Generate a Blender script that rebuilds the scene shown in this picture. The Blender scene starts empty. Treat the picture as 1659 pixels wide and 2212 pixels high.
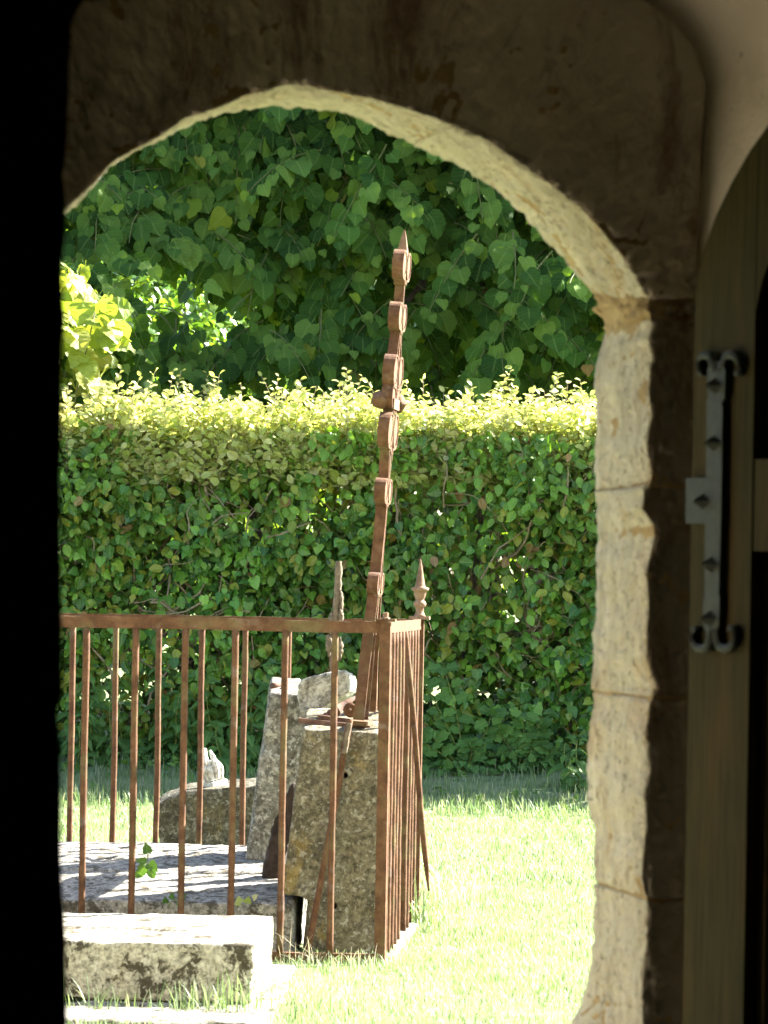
import bpy, bmesh, math, random
import numpy as np
from mathutils import Vector, Matrix, noise
from mathutils.geometry import tessellate_polygon

random.seed(7)
RNG = np.random.default_rng(11)
SC = bpy.context.scene
COL = SC.collection
R = math.radians

# ------------------------------------------------------------------ camera, sky, sun, exposure
F = 7650.0                      # focal length in picture units (picture = 1659 x 2212 units)
CU, CV = 829.5, 1295.0          # where the level optical axis meets the picture
EYE = 1.064                     # eye height above the lawn
ROLL = R(1.0)
cam = bpy.data.cameras.new('camera')
cam_o = bpy.data.objects.new('camera', cam); COL.objects.link(cam_o); SC.camera = cam_o
cam_o.location = (0, 0, EYE); cam_o.rotation_euler = (math.pi/2, -ROLL, 0)
cam.sensor_fit = 'VERTICAL'; cam.sensor_height = 36; cam.sensor_width = 27
cam.lens = F/2212*36
cam.shift_y = (CV-1106)/2212
cam.clip_start = 0.05; cam.clip_end = 1500
cam.dof.use_dof = True; cam.dof.focus_distance = 14.5; cam.dof.aperture_fstop = 15

SUN_EL, SUN_AZ = R(36), R(60)   # azimuth from +Y (view direction) towards +X
world = bpy.data.worlds.new('World'); SC.world = world; world.use_nodes = True
wn = world.node_tree; wn.nodes.clear()
wo = wn.nodes.new('ShaderNodeOutputWorld'); wb = wn.nodes.new('ShaderNodeBackground')
ws = wn.nodes.new('ShaderNodeTexSky'); ws.sky_type = 'NISHITA'; ws.sun_disc = False
ws.sun_elevation = SUN_EL; ws.sun_rotation = SUN_AZ
wb.inputs['Strength'].default_value = 0.05
wn.links.new(ws.outputs[0], wb.inputs['Color']); wn.links.new(wb.outputs[0], wo.inputs['Surface'])
sl = bpy.data.lights.new('sun', 'SUN'); sl.energy = 5.0; sl.angle = R(0.53); sl.color = (1, .95, .86)
so = bpy.data.objects.new('sun', sl); COL.objects.link(so)
SUNV = Vector((math.sin(SUN_AZ)*math.cos(SUN_EL), math.cos(SUN_AZ)*math.cos(SUN_EL), math.sin(SUN_EL)))
so.rotation_euler = SUNV.to_track_quat('Z', 'Y').to_euler(); so.location = SUNV*40
SC.view_settings.view_transform = 'Standard'; SC.view_settings.look = 'None'
SC.view_settings.gamma = 1; SC.view_settings.use_curve_mapping = False
SC.view_settings.exposure = 3.42
SC.render.engine = 'CYCLES'
SC.cycles.use_denoising = True
SC.cycles.max_bounces = 12; SC.cycles.diffuse_bounces = 8; SC.cycles.transmission_bounces = 6
SC.cycles.sample_clamp_indirect = 10

def P(u, v, Y):
    """picture point + distance -> place in the world"""
    x, y = u-CU, CV-v
    c, s = math.cos(ROLL), math.sin(ROLL)
    return Vector(((x*c-y*s)*Y/F, Y, EYE+(x*s+y*c)*Y/F))

# ------------------------------------------------------------------ materials
class Mat:
    def __init__(self, name):
        self.m = bpy.data.materials.new(name); self.m.use_nodes = True
        self.t = self.m.node_tree; self.t.nodes.clear()
        self.out = self.t.nodes.new('ShaderNodeOutputMaterial')
    def n(self, typ, ins=None, **props):
        nd = self.t.nodes.new('ShaderNode'+typ)
        for k, v in props.items(): setattr(nd, k, v)
        for k, v in (ins or {}).items():
            if isinstance(v, bpy.types.NodeSocket): self.t.links.new(v, nd.inputs[k])
            else: nd.inputs[k].default_value = v
        return nd
    def noise(self, scale, detail=5, rough=.6, vec=None, dist=0):
        ins = {'Scale': scale, 'Detail': detail, 'Roughness': rough, 'Distortion': dist}
        if vec: ins['Vector'] = vec
        return self.n('TexNoise', ins).outputs[0]
    def ramp(self, fac, stops, interp='LINEAR'):
        r = self.n('ValToRGB', {'Fac': fac}); cr = r.color_ramp; cr.interpolation = interp
        while len(cr.elements) < len(stops): cr.elements.new(0.5)
        for e, (p, c) in zip(cr.elements, stops):
            e.position = p; e.color = (c, c, c, 1) if isinstance(c, (int, float)) else (*c, 1)
        return r.outputs[0]
    def mix(self, fac, a, b, mode='MIX'):
        nd = self.n('Mix', data_type='RGBA', blend_type=mode)
        for i, v in ((0, fac), (6, a), (7, b)):
            if isinstance(v, bpy.types.NodeSocket): self.t.links.new(v, nd.inputs[i])
            elif i == 0: nd.inputs[0].default_value = v
            else: nd.inputs[i].default_value = (*v, 1)
        return nd.outputs[2]
    def math(self, op, a, b=0.0, c=None):
        ins = {0: a, 1: b}
        if c is not None: ins[2] = c
        return self.n('Math', ins, operation=op).outputs[0]
    def obj(self): return self.n('TexCoord').outputs['Object']
    def pos(self): return self.n('NewGeometry').outputs['Position']
    def mapv(self, vec, scale=(1, 1, 1), rot=(0, 0, 0)):
        return self.n('Mapping', {'Vector': vec, 'Scale': scale, 'Rotation': rot}).outputs[0]
    def bump(self, h, strength=.5, dist=.01):
        return self.n('Bump', {'Height': h, 'Strength': strength, 'Distance': dist}).outputs[0]
    def principled(self, col, rough=.8, normal=None, spec=.3, metal=0, **kw):
        ins = {'Base Color': col if isinstance(col, bpy.types.NodeSocket) else (*col, 1), 'Roughness': rough,
               'Specular IOR Level': spec, 'Metallic': metal}
        if normal: ins['Normal'] = normal
        ins.update(kw)
        return self.n('BsdfPrincipled', ins).outputs[0]
    def done(self, sh):
        self.t.links.new(sh, self.out.inputs['Surface']); return self.m

def mat_church_stone():
    m = Mat('church_stone'); p = m.pos()
    a = m.noise(2.2, 5, .6, p); b = m.noise(38, 5, .7, p); c = m.noise(150, 3, .6, p)
    col = m.ramp(a, [(.3, (.50, .42, .29)), (.5, (.61, .54, .40)), (.7, (.66, .60, .49))])
    ochre = m.ramp(m.noise(6, 4, .6, p, .6), [(.56, 0.), (.68, 1.)])
    col = m.mix(m.math('MULTIPLY', ochre, .55), col, (.42, .25, .10))
    pale = m.ramp(m.noise(11, 6, .7, p, .4), [(.45, 0.), (.62, 1.)])
    col = m.mix(m.math('MULTIPLY', pale, .6), col, (.60, .55, .46))
    pits = m.ramp(m.noise(95, 4, .6, p), [(.33, 1.), (.41, 0.)])
    streak = m.ramp(m.noise(9, 5, .65, m.mapv(p, (2.2, 2.2, .30)), .5), [(.4, .86), (.62, 1.08)])
    col = m.mix(.9, col, streak, 'MULTIPLY')
    col = m.mix(m.math('MULTIPLY', m.math('MULTIPLY', pits, m.ramp(m.noise(4, 3, .5, p), [(.4, .15), (.62, 1.)])), .55), col, (.15, .11, .07))
    grain = m.ramp(m.noise(230, 3, .7, p), [(.3, .84), (.7, 1.1)])
    col = m.mix(.8, col, grain, 'MULTIPLY')
    stain = m.ramp(m.noise(3.1, 6, .65, m.mapv(p, (1, 1, .35)), .8), [(.54, 0.), (.7, 1.)])
    col = m.mix(m.math('MULTIPLY', stain, .4), col, (.16, .10, .06))
    h = m.math('ADD', m.math('MULTIPLY', b, .8), m.math('MULTIPLY', c, .35))
    h = m.math('SUBTRACT', h, m.math('MULTIPLY', pits, .3))
    return m.done(m.principled(col, .95, m.bump(h, 1.0, .018), .1))

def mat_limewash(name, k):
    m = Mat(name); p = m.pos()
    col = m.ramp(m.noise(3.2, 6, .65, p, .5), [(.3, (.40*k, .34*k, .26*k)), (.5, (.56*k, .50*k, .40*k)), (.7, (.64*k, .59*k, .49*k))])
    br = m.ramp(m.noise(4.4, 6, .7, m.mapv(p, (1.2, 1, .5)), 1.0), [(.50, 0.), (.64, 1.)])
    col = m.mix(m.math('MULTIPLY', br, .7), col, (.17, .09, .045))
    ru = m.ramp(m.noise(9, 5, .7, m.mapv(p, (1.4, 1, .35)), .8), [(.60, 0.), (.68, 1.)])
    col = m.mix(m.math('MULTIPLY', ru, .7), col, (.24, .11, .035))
    h = m.math('ADD', m.noise(12, 6, .65, p), m.math('MULTIPLY', br, -.25))
    return m.done(m.principled(col, .95, m.bump(h, .8, .02), .08))

def mat_mortar():
    m = Mat('old_mortar'); p = m.pos()
    col = m.ramp(m.noise(25, 4, .6, p), [(.3, (.30, .20, .10)), (.7, (.46, .34, .18))])
    return m.done(m.principled(col, .95, m.bump(m.noise(90, 4, .7, p), .9, .01), .1))

def mat_plaster():
    m = Mat('old_plaster'); p = m.pos()
    col = m.ramp(m.noise(3, 5, .6, p), [(.3, (.62, .55, .43)), (.55, (.78, .72, .60)), (.8, (.80, .76, .66))])
    sp = m.ramp(m.noise(45, 4, .7, p), [(.24, 1.), (.36, 0.)])
    col = m.mix(m.math('MULTIPLY', sp, .6), col, (.2, .17, .13))
    st = m.ramp(m.noise(4.5, 5, .65, p, .7), [(.58, 0.), (.7, 1.)])
    col = m.mix(m.math('MULTIPLY', st, .6), col, (.34, .22, .11))
    return m.done(m.principled(col, .9, m.bump(m.noise(14, 6, .65, p), .6, .02), .15))

def mat_shade_stone():  # base tone kept dark to stand in for the unlit interior
    m = Mat('shade_toned_stone'); p = m.pos()
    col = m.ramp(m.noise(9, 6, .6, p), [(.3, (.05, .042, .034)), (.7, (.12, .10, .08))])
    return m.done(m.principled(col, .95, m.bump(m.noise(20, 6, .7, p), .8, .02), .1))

def mat_tomb(name, base, dark=.45, white=.3, yellow=.2, bscale=1.0):
    m = Mat(name); p = m.pos()
    a = m.noise(7*bscale, 6, .65, p, .4); f = m.noise(60, 5, .75, p); g = m.noise(160, 3, .7, p)
    b = [min(1, x) for x in base]
    col = m.ramp(f, [(.34, [x*.38 for x in b]), (.47, b), (.62, [min(.7, x*1.7) for x in b])])
    dk = m.ramp(m.noise(13*bscale, 7, .75, p, .5), [(.51, 0.), (.555, 1.)])
    col = m.mix(m.math('MULTIPLY', dk, dark), col, (.045, .038, .025))
    wh = m.ramp(m.noise(46*bscale, 6, .75, p, .3), [(.55, 0.), (.59, 1.)])
    col = m.mix(m.math('MULTIPLY', wh, white), col, (.58, .56, .48))
    ye = m.ramp(m.noise(9, 5, .7, m.mapv(p, (1, 1, .6)), .9), [(.57, 0.), (.66, 1.)])
    col = m.mix(m.math('MULTIPLY', ye, yellow), col, (.34, .22, .035))
    pit = m.ramp(g, [(.25, 1.), (.36, 0.)])
    col = m.mix(m.math('MULTIPLY', pit, .7), col, (.05, .045, .035))
    h = m.math('ADD', m.math('MULTIPLY', f, .8), m.math('MULTIPLY', g, .3))
    return m.done(m.principled(col, .95, m.bump(h, .8, .008), .1))

def mat_rust(name, c0, c1, c2, moss=.25):
    m = Mat(name); p = m.pos()
    a = m.noise(24, 6, .7, p); b = m.noise(210, 4, .7, p)
    col = m.ramp(a, [(.3, c0), (.5, c1), (.72, c2)])
    col = m.mix(m.math('MULTIPLY', m.ramp(b, [(.3, 1.), (.45, 0.)]), .5), col, [x*.4 for x in c0])
    ms = m.ramp(m.noise(7, 5, .65, p), [(.52, 0.), (.66, 1.)])
    col = m.mix(m.math('MULTIPLY', ms, moss), col, (.13, .12, .05))
    gr = m.ramp(m.noise(11, 5, .7, m.mapv(p, (1, 1, 1.4)), .3), [(.58, 0.), (.7, 1.)])
    col = m.mix(m.math('MULTIPLY', gr, .35), col, (.20, .17, .15))
    return m.done(m.principled(col, .85, m.bump(m.math('ADD', b, m.math('MULTIPLY', a, .5)), .5, .003), .25))

def mat_wood():
    m = Mat('oak'); p = m.pos()
    g = m.noise(16, 6, .65, m.mapv(p, (9, 9, .35)), .3); f = m.noise(60, 4, .6, m.mapv(p, (6, 6, .12)))
    col = m.ramp(g, [(.3, (.022, .018, .006)), (.5, (.046, .038, .012)), (.72, (.066, .052, .017))])
    oc = m.ramp(m.noise(5, 4, .6, m.mapv(p, (2.5, 2.5, .6))), [(.5, 0.), (.68, 1.)])
    col = m.mix(m.math('MULTIPLY', oc, .5), col, (.10, .055, .015))
    col = m.mix(m.math('MULTIPLY', m.ramp(f, [(.28, 1.), (.4, 0.)]), .45), col, (.05, .035, .015))
    return m.done(m.principled(col, .8, m.bump(f, .35, .002), .08))

def mat_simple(name, col, rough=.8, scale=30, amp=.35, bump=.3, spec=.3):
    m = Mat(name); p = m.pos(); a = m.noise(scale, 5, .65, p)
    c = m.ramp(a, [(.3, [x*(1-amp) for x in col]), (.7, [min(1, x*(1+amp)) for x in col])])
    return m.done(m.principled(c, rough, m.bump(a, bump, .004), spec))

def mat_leaf(name, stops, trans=.4, rough=.45, tcol=(1.5, 1.45, .45), vein=.35, nv=5.5, spec=.35, interp='LINEAR', spots=0.):
    m = Mat(name)
    at = m.n('Attribute', attribute_name='leaf').outputs['Vector']
    s = m.n('SeparateXYZ', {0: at}); u, v, r = s.outputs
    rnd = m.math('FRACT', m.math('ADD', r, m.n('ObjectInfo').outputs['Random']))
    col = m.ramp(rnd, stops, interp)
    big = m.ramp(m.noise(1.3, 2, .5, m.pos()), [(.35, .82), (.65, 1.15)])
    col = m.mix(1.0, col, big, 'MULTIPLY')
    au = m.math('ABSOLUTE', u)
    lat = m.math('FRACT', m.math('MULTIPLY', m.math('SUBTRACT', v, m.math('MULTIPLY', au, .75)), nv))
    lat = m.math('ABSOLUTE', m.math('SUBTRACT', lat, .5))
    vl = m.ramp(lat, [(0., 1.), (.10, 0.)]); vm = m.ramp(au, [(.015, 1.), (.045, 0.)])
    vv = m.math('MULTIPLY', m.math('MAXIMUM', m.math('MULTIPLY', vl, .6), vm), vein)
    col = m.mix(vv, col, (.22, .30, .09))
    if spots:
        sp = m.ramp(m.noise(55, 4, .7, m.pos()), [(.60, 0.), (.68, 1.)])
        col = m.mix(m.math('MULTIPLY', sp, spots), col, (.20, .13, .05))
    tc = m.mix(1.0, col, tcol, 'MULTIPLY')
    h = m.math('ADD', m.math('MULTIPLY', lat, .6), m.noise(60, 2, .5, m.pos()))
    pr = m.principled(col, rough, m.bump(h, .35, .006), spec)
    tr = m.n('BsdfTranslucent', {'Color': tc}).outputs[0]
    return m.done(m.n('MixShader', {0: trans, 1: pr, 2: tr}).outputs[0])

M = {}
M['church'] = mat_church_stone(); M['lime_wash'] = mat_limewash('worn_limewash', 1.); M['dark_wash'] = mat_limewash('dark_limewash', .5); M['mortar'] = mat_mortar(); M['plaster'] = mat_plaster(); M['shade_stone'] = mat_shade_stone()
M['tomb'] = mat_tomb('tomb_stone', (.125, .110, .075), .6, .35, .35)
M['tombgrey'] = mat_tomb('tomb_stone_grey', (.165, .155, .125), .6, .5, .1)
M['block'] = mat_tomb('tomb_block', (.27, .255, .20), .95, .45, .08, .8)
M['ledger'] = mat_tomb('ledger_stone', (.20, .19, .165), .85, .35, .05)
M['tombdark'] = mat_tomb('tomb_stone_dark', (.075, .07, .05), .7, .25, .1)
M['pale'] = mat_tomb('pale_stone', (.30, .29, .245), .55, .5, .1)
M['carved'] = mat_tomb('carved_stone', (.52, .49, .40), .35, .3, .1)
M['rust'] = mat_rust('rusty_iron', (.048, .021, .010), (.098, .045, .020), (.150, .080, .042), .5)
M['rust_pale'] = mat_rust('weathered_iron', (.10, .06, .035), (.19, .115, .07), (.28, .20, .14), .1)
M['rust_dark'] = mat_rust('dark_rust', (.05, .03, .022), (.11, .06, .04), (.18, .11, .08), .1)
M['wood'] = mat_wood()
M['groove'] = mat_simple('dark_panel', (.05, .038, .018), .6, 20, .3)
M['hinge'] = mat_simple('painted_iron', (.042, .046, .038), .6, 60, .18, .25, .15)
M['rot'] = mat_simple('rotten_wood', (.035, .024, .018), .9, 35, .5, .9)
M['twig'] = mat_simple('twig_bark', (.20, .15, .095), .9, 40, .4)
M['bark'] = mat_simple('trunk_bark', (.09, .07, .05), .95, 18, .5, .9)
M['stem'] = mat_simple('green_stem', (.13, .16, .04), .7, 40, .3)
M['deadivy'] = mat_simple('dead_ivy', (.145, .115, .08), .95, 70, .45, 1.0)
M['floor'] = mat_simple('flagstone', (.12, .105, .085), .85, 12, .3)

lime_stops = [(0, (.018, .048, .008)), (.3, (.032, .078, .012)), (.6, (.056, .118, .018)), (.90, (.105, .175, .030)),
              (.955, (.068, .13, .026)), (.975, (.14, .22, .022)), (.995, (.18, .24, .02)), (1., (.20, .10, .045))]
M['lime'] = mat_leaf('lime_leaf', lime_stops, .20, .6, (2.0, 1.9, .4), .25, 5.5, .08)
M['lime_twig'] = mat_simple('lime_twig', (.105, .11, .03), .7, 30, .3)
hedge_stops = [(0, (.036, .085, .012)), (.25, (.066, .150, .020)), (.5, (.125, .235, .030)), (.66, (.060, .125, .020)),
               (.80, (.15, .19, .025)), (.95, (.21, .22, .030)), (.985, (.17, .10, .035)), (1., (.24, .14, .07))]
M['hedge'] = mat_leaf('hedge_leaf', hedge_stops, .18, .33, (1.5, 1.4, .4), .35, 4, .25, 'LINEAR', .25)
M['ivy'] = mat_leaf('ivy_leaf', [(0, (.022, .066, .014)), (.35, (.046, .125, .020)), (.7, (.088, .205, .028)), (.9, (.16, .31, .038)), (1, (.19, .23, .04))],
                    .15, .3, (1.5, 1.5, .4), .25, 3, .35)
M['shoot'] = mat_leaf('young_hedge_leaf', [(0, (.30, .36, .10)), (.5, (.42, .46, .17)), (1, (.52, .50, .27))], .5, .4, (1.3, 1.25, .7), .2, 4)
M['lime_sunlit'] = mat_leaf('sunlit_lime_leaf', [(0, (.16, .24, .03)), (.5, (.26, .33, .05)), (1, (.38, .40, .10))], .5, .5, (1.5, 1.35, .6), .2, 5)  # lime leaf recoloured yellow to stand in for full sunlight
M['nettle'] = mat_leaf('nettle_leaf', [(0, (.045, .105, .026)), (.6, (.065, .145, .034)), (1, (.090, .18, .038))], .3, .6, (1.4, 1.4, .4), .3, 6, .2)
M['bgleaf'] = mat_leaf('shrub_leaf', [(0, (.05, .12, .03)), (.5, (.085, .18, .035)), (1, (.16, .24, .04))], .4, .25, (1.6, 1.5, .4), .2, 4, .7)
M['grass'] = mat_leaf('grass_blade', [(0, (.10, .175, .065)), (.5, (.17, .25, .11)), (.85, (.25, .31, .18)), (1, (.36, .35, .25))], .4, .45, (1.2, 1.2, .8), 0., 1, .5)
M['straw'] = mat_leaf('dry_straw', [(0, (.46, .42, .30)), (1, (.58, .54, .42))], .3, .7, (1, 1, .8), 0., 1, .1)

def mat_lawn():
    m = Mat('lawn_ground'); p = m.pos()
    col = m.ramp(m.noise(5, 6, .7, p), [(.3, (.10, .14, .06)), (.5, (.16, .21, .095)), (.72, (.24, .25, .15))])
    so_ = m.ramp(m.noise(2.3, 5, .7, p, .5), [(.6, 0.), (.75, 1.)])
    col = m.mix(m.math('MULTIPLY', so_, .6), col, (.20, .13, .06))
    return m.done(m.principled(col, .95, m.bump(m.noise(70, 4, .7, p), .8, .02), .1))
M['lawn'] = mat_lawn()

# ------------------------------------------------------------------ mesh helpers
def link(o, parent=None):
    COL.objects.link(o)
    if parent is not None: o.parent = parent
    return o
def tag(o, label=None, cat=None, group=None, kind=None):
    if label: o['label'] = label
    if cat: o['category'] = cat
    if group: o['group'] = group
    if kind: o['kind'] = kind
    return o
def thing(name, label, cat, group=None, loc=(0, 0, 0)):
    o = bpy.data.objects.new(name, None); o.empty_display_size = .1; o.location = loc
    link(o); return tag(o, label, cat, group)
def shift(V, parent):
    """parts are built in world places; take off the parent's own place"""
    if parent is None: return V
    q = parent; off = Vector((0, 0, 0))
    while q is not None: off += Vector(q.location); q = q.parent
    return [(v[0]-off.x, v[1]-off.y, v[2]-off.z) for v in V] if off.length > 0 else V
def mk(name, V, Fc, mat, parent=None, smooth=False):
    me = bpy.data.meshes.new(name)
    me.from_pydata([tuple(v) for v in shift(V, parent)], [], Fc); me.validate(); me.update()
    if smooth: me.polygons.foreach_set('use_smooth', [True]*len(me.polygons))
    me.materials.append(mat)
    return link(bpy.data.objects.new(name, me), parent)
def mk_np(name, V, T, mat, leafattr=None, parent=None, smooth=False):
    me = bpy.data.meshes.new(name)
    if parent is not None: V = np.asarray(V)-np.array(parent.location)[None]
    nv, nt = len(V), len(T)
    me.vertices.add(nv); me.vertices.foreach_set('co', np.ascontiguousarray(V, dtype=np.float32).ravel())
    me.loops.add(nt*3); me.loops.foreach_set('vertex_index', np.ascontiguousarray(T, dtype=np.int32).ravel())
    me.polygons.add(nt)
    me.polygons.foreach_set('loop_start', np.arange(0, nt*3, 3, dtype=np.int32))
    if smooth: me.polygons.foreach_set('use_smooth', np.ones(nt, dtype=bool))
    if leafattr is not None:
        a = me.attributes.new('leaf', 'FLOAT_VECTOR', 'POINT')
        a.data.foreach_set('vector', np.ascontiguousarray(leafattr, dtype=np.float32).ravel())
    me.update(calc_edges=True)
    me.materials.append(mat)
    return link(bpy.data.objects.new(name, me), parent)
class MB:
    def __init__(s): s.V = []; s.F = []
    def add(s, V, Fc):
        o = len(s.V); s.V += [tuple(v) for v in V]; s.F += [tuple(i+o for i in f) for f in Fc]; return s
    def tube(s, pts, rad, sides=8, wob=0., cap=True):
        pts = [Vector(p) for p in pts]; n = len(pts)
        if not hasattr(rad, '__len__'): rad = [rad]*n
        V = []; ref = Vector((0.31, .9, .17))
        for i, p in enumerate(pts):
            d = (pts[min(i+1, n-1)]-pts[max(i-1, 0)]).normalized()
            a = d.cross(ref).normalized(); b = d.cross(a)
            for k in range(sides):
                t = 2*math.pi*k/sides; r = rad[i]
                q = p+(a*math.cos(t)+b*math.sin(t))*r
                if wob: q += (q-p).normalized()*noise.noise(q*55)*wob
                V.append(q)
        Fc = [(i*sides+k, i*sides+(k+1) % sides, (i+1)*sides+(k+1) % sides, (i+1)*sides+k) for i in range(n-1) for k in range(sides)]
        if cap: Fc += [tuple(range(sides-1, -1, -1)), tuple((n-1)*sides+k for k in range(sides))]
        return s.add(V, Fc)
    def box(s, c, ax, ay, az):
        """centre and three half-axis vectors"""
        c = Vector(c); ax, ay, az = Vector(ax), Vector(ay), Vector(az)
        V = [c+ax*i+ay*j+az*k for i in (-1, 1) for j in (-1, 1) for k in (-1, 1)]
        return s.add(V, [(0, 1, 3, 2), (4, 6, 7, 5), (0, 4, 5, 1), (2, 3, 7, 6), (0, 2, 6, 4), (1, 5, 7, 3)])
    def lathe(s, base, up, prof, sides=10):
        base = Vector(base); up = Vector(up).normalized()
        a = up.cross(Vector((.2, 1, .1))).normalized(); b = up.cross(a); V = []
        for r, h in prof:
            for k in range(sides):
                t = 2*math.pi*k/sides; V.append(base+up*h+(a*math.cos(t)+b*math.sin(t))*max(r, 1e-4))
        n = len(prof)
        Fc = [(i*sides+k, i*sides+(k+1) % sides, (i+1)*sides+(k+1) % sides, (i+1)*sides+k) for i in range(n-1) for k in range(sides)]
        Fc += [tuple(range(sides-1, -1, -1)), tuple((n-1)*sides+k for k in range(sides))]
        return s.add(V, Fc)
    def strip(s, path, W, wid, th):
        """flat bar: path of points, width along W, thickness in the plane of the path"""
        path = [Vector(p) for p in path]; n = len(path); W = Vector(W).normalized(); V = []
        for i, p in enumerate(path):
            d = (path[min(i+1, n-1)]-path[max(i-1, 0)]).normalized(); nn = d.cross(W).normalized()
            w = wid[i] if hasattr(wid, '__len__') else wid
            t = th[i] if hasattr(th, '__len__') else th
            V += [p+W*w/2+nn*t/2, p-W*w/2+nn*t/2, p-W*w/2-nn*t/2, p+W*w/2-nn*t/2]
        Fc = [(i*4+k, i*4+(k+1) % 4, (i+1)*4+(k+1) % 4, (i+1)*4+k) for i in range(n-1) for k in range(4)]
        Fc += [(3, 2, 1, 0), tuple((n-1)*4+k for k in range(4))]
        return s.add(V, Fc)
    def build(s, name, mat, parent=None, smooth=False): return mk(name, s.V, s.F, mat, parent, smooth)

def rough_prism(name, front, back, mat, parent=None, voxel=.012, amp=.006, fine=.002, smooth=2, holes=(), chip=.012):
    """a worn stone: the loft between two outlines, remeshed, softened at the edges and roughened"""
    n = len(front); V = [Vector(p) for p in front]+[Vector(p) for p in back]
    Fc = [tuple(range(n)), tuple(range(2*n-1, n-1, -1))]+[(i, n+i, n+(i+1) % n, (i+1) % n) for i in range(n)]
    bm = bmesh.new(); vs = [bm.verts.new(v) for v in V]
    for f in Fc: bm.faces.new([vs[i] for i in f])
    bmesh.ops.triangulate(bm, faces=[f for f in bm.faces if len(f.verts) > 4])
    bmesh.ops.recalc_face_normals(bm, faces=bm.faces)
    me = bpy.data.meshes.new('tmp'); bm.to_mesh(me); bm.free()
    o = bpy.data.objects.new('tmp', me); COL.objects.link(o)
    md = o.modifiers.new('r', 'REMESH'); md.mode = 'VOXEL'; md.voxel_size = voxel
    if smooth: sm = o.modifiers.new('s', 'SMOOTH'); sm.iterations = smooth; sm.factor = .5
    def bake():
        dg = bpy.context.evaluated_depsgraph_get(); dg.update()
        return bpy.data.meshes.new_from_object(o.evaluated_get(dg))
    m2 = bake()
    nv = len(m2.vertices); co = np.empty(nv*3, np.float32); no = np.empty(nv*3, np.float32)
    m2.vertices.foreach_get('co', co); m2.vertices.foreach_get('normal', no)
    co = co.reshape(-1, 3); no = no.reshape(-1, 3)
    d = np.empty(nv, np.float32)
    for i in range(nv):
        p = Vector(co[i])
        b = noise.noise(p*7)*amp+noise.noise(p*28)*fine*1.6+noise.noise(p*75)*fine
        c = noise.noise(p*11+Vector((5, 3, 1)))
        if c < -.28: b += (c+.28)*chip*2
        d[i] = b
    co += no*d[:, None]
    m2.vertices.foreach_set('co', co.ravel())
    for (c, axis, r, dep) in holes:
        c = Vector(c); axis = Vector(axis).normalized()
        cb = MB().lathe(c-axis*.03, axis, [(r, 0), (r, dep+.03)], 16)
        cm = bpy.data.meshes.new('c'); cm.from_pydata(cb.V, [], cb.F)
        co_ = bpy.data.objects.new('c', cm); COL.objects.link(co_)
        for md in list(o.modifiers): o.modifiers.remove(md)
        o.data = m2
        bo = o.modifiers.new('b', 'BOOLEAN'); bo.object = co_; bo.operation = 'DIFFERENCE'; bo.solver = 'EXACT'
        m2 = bake()
        bpy.data.objects.remove(co_)
    bpy.data.objects.remove(o)
    m2.name = name; m2.materials.clear(); m2.materials.append(mat)
    if parent is not None:
        off = Vector((0, 0, 0)); q = parent
        while q is not None: off += Vector(q.location); q = q.parent
        m2.transform(Matrix.Translation(-off))
    m2.polygons.foreach_set('use_smooth', [True]*len(m2.polygons))
    return link(bpy.data.objects.new(name, m2), parent)

def interp_path(pts, t):
    """pts: list of (key, value) sorted; t may be an array"""
    k = [p[0] for p in pts]; return np.interp(t, k, [p[1] for p in pts])
def resample(poly, n):
    a = np.array(poly, float); d = np.r_[0, np.cumsum(np.hypot(*np.diff(a, axis=0).T))]
    t = np.linspace(0, d[-1], n); return np.c_[np.interp(t, d, a[:, 0]), np.interp(t, d, a[:, 1])]

# ------------------------------------------------------------------ leaf shapes
def leaf_shape(right, spine=3, fold=.25, droop=.25, wave=.04, petiole=.35):
    """right: outline of the right half from the stalk (0,0) to the tip (0,1)"""
    V = []; T = []; 
    ys = np.linspace(right[-1][1], right[0][1], spine+2)
    def z(x, y): return fold*abs(x)-droop*y*y+wave*math.sin(9*x+7*y)
    for sgn in (1, -1):
        half = [(sgn*x, y) for x, y in right]+[(0, y) for y in ys[1:-1]]
        tri = tessellate_polygon([[Vector((x, y, 0)) for x, y in half]])
        o = len(V); V += [(x, y, z(x, y)) for x, y in half]
        for t in tri:
            a, b, c = [Vector(V[o+i]) for i in t]
            if (b-a).cross(c-a).z < 0: t = (t[0], t[2], t[1])
            T.append(tuple(o+i for i in t))
    if petiole:
        o = len(V); w = .012; V += [(-w, 0, 0), (w, 0, 0), (w, -petiole, .05), (-w, -petiole, .05)]; T += [(o, o+1, o+2), (o, o+2, o+3)]
    V = np.array(V); return V, np.array(T), V[:, :2].copy()
def serrate(pts, n, d):
    a = resample(pts, n*2+1); out = []
    for i, p in enumerate(a):
        if 0 < i < n*2 and i % 2: 
            t = a[i+1]-a[i-1]; nn = np.array([t[1], -t[0]])/max(1e-6, np.hypot(*t)); out.append((p[0]+nn[0]*d, p[1]+nn[1]*d))
        else: out.append(tuple(p))
    out[0] = (0, out[0][1]); out[-1] = (0, out[-1][1]); return out
L_LIME = leaf_shape(serrate([(0, 0), (.15, -.11), (.34, -.09), (.47, .08), (.50, .28), (.49, .47), (.40, .66), (.24, .82), (.08, .92), (0, 1.02)], 8, .024), 3, .14, .25, .045, .40)
for _L in (L_LIME,): _L[0][:, 0] *= 1.10
L_LIME2 = leaf_shape(serrate([(0, 0), (.12, -.08), (.32, -.10), (.50, .04), (.53, .25), (.44, .48), (.30, .66), (.14, .82), (0, 1.0)], 8, .022), 3, -.12, .38, .05, .40)
L_IVY = leaf_shape([(0, 0), (.22, -.14), (.50, .08), (.40, .30), (.38, .52), (.17, .72), (0, 1)], 1, .16, .2, .03, .5)
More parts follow.
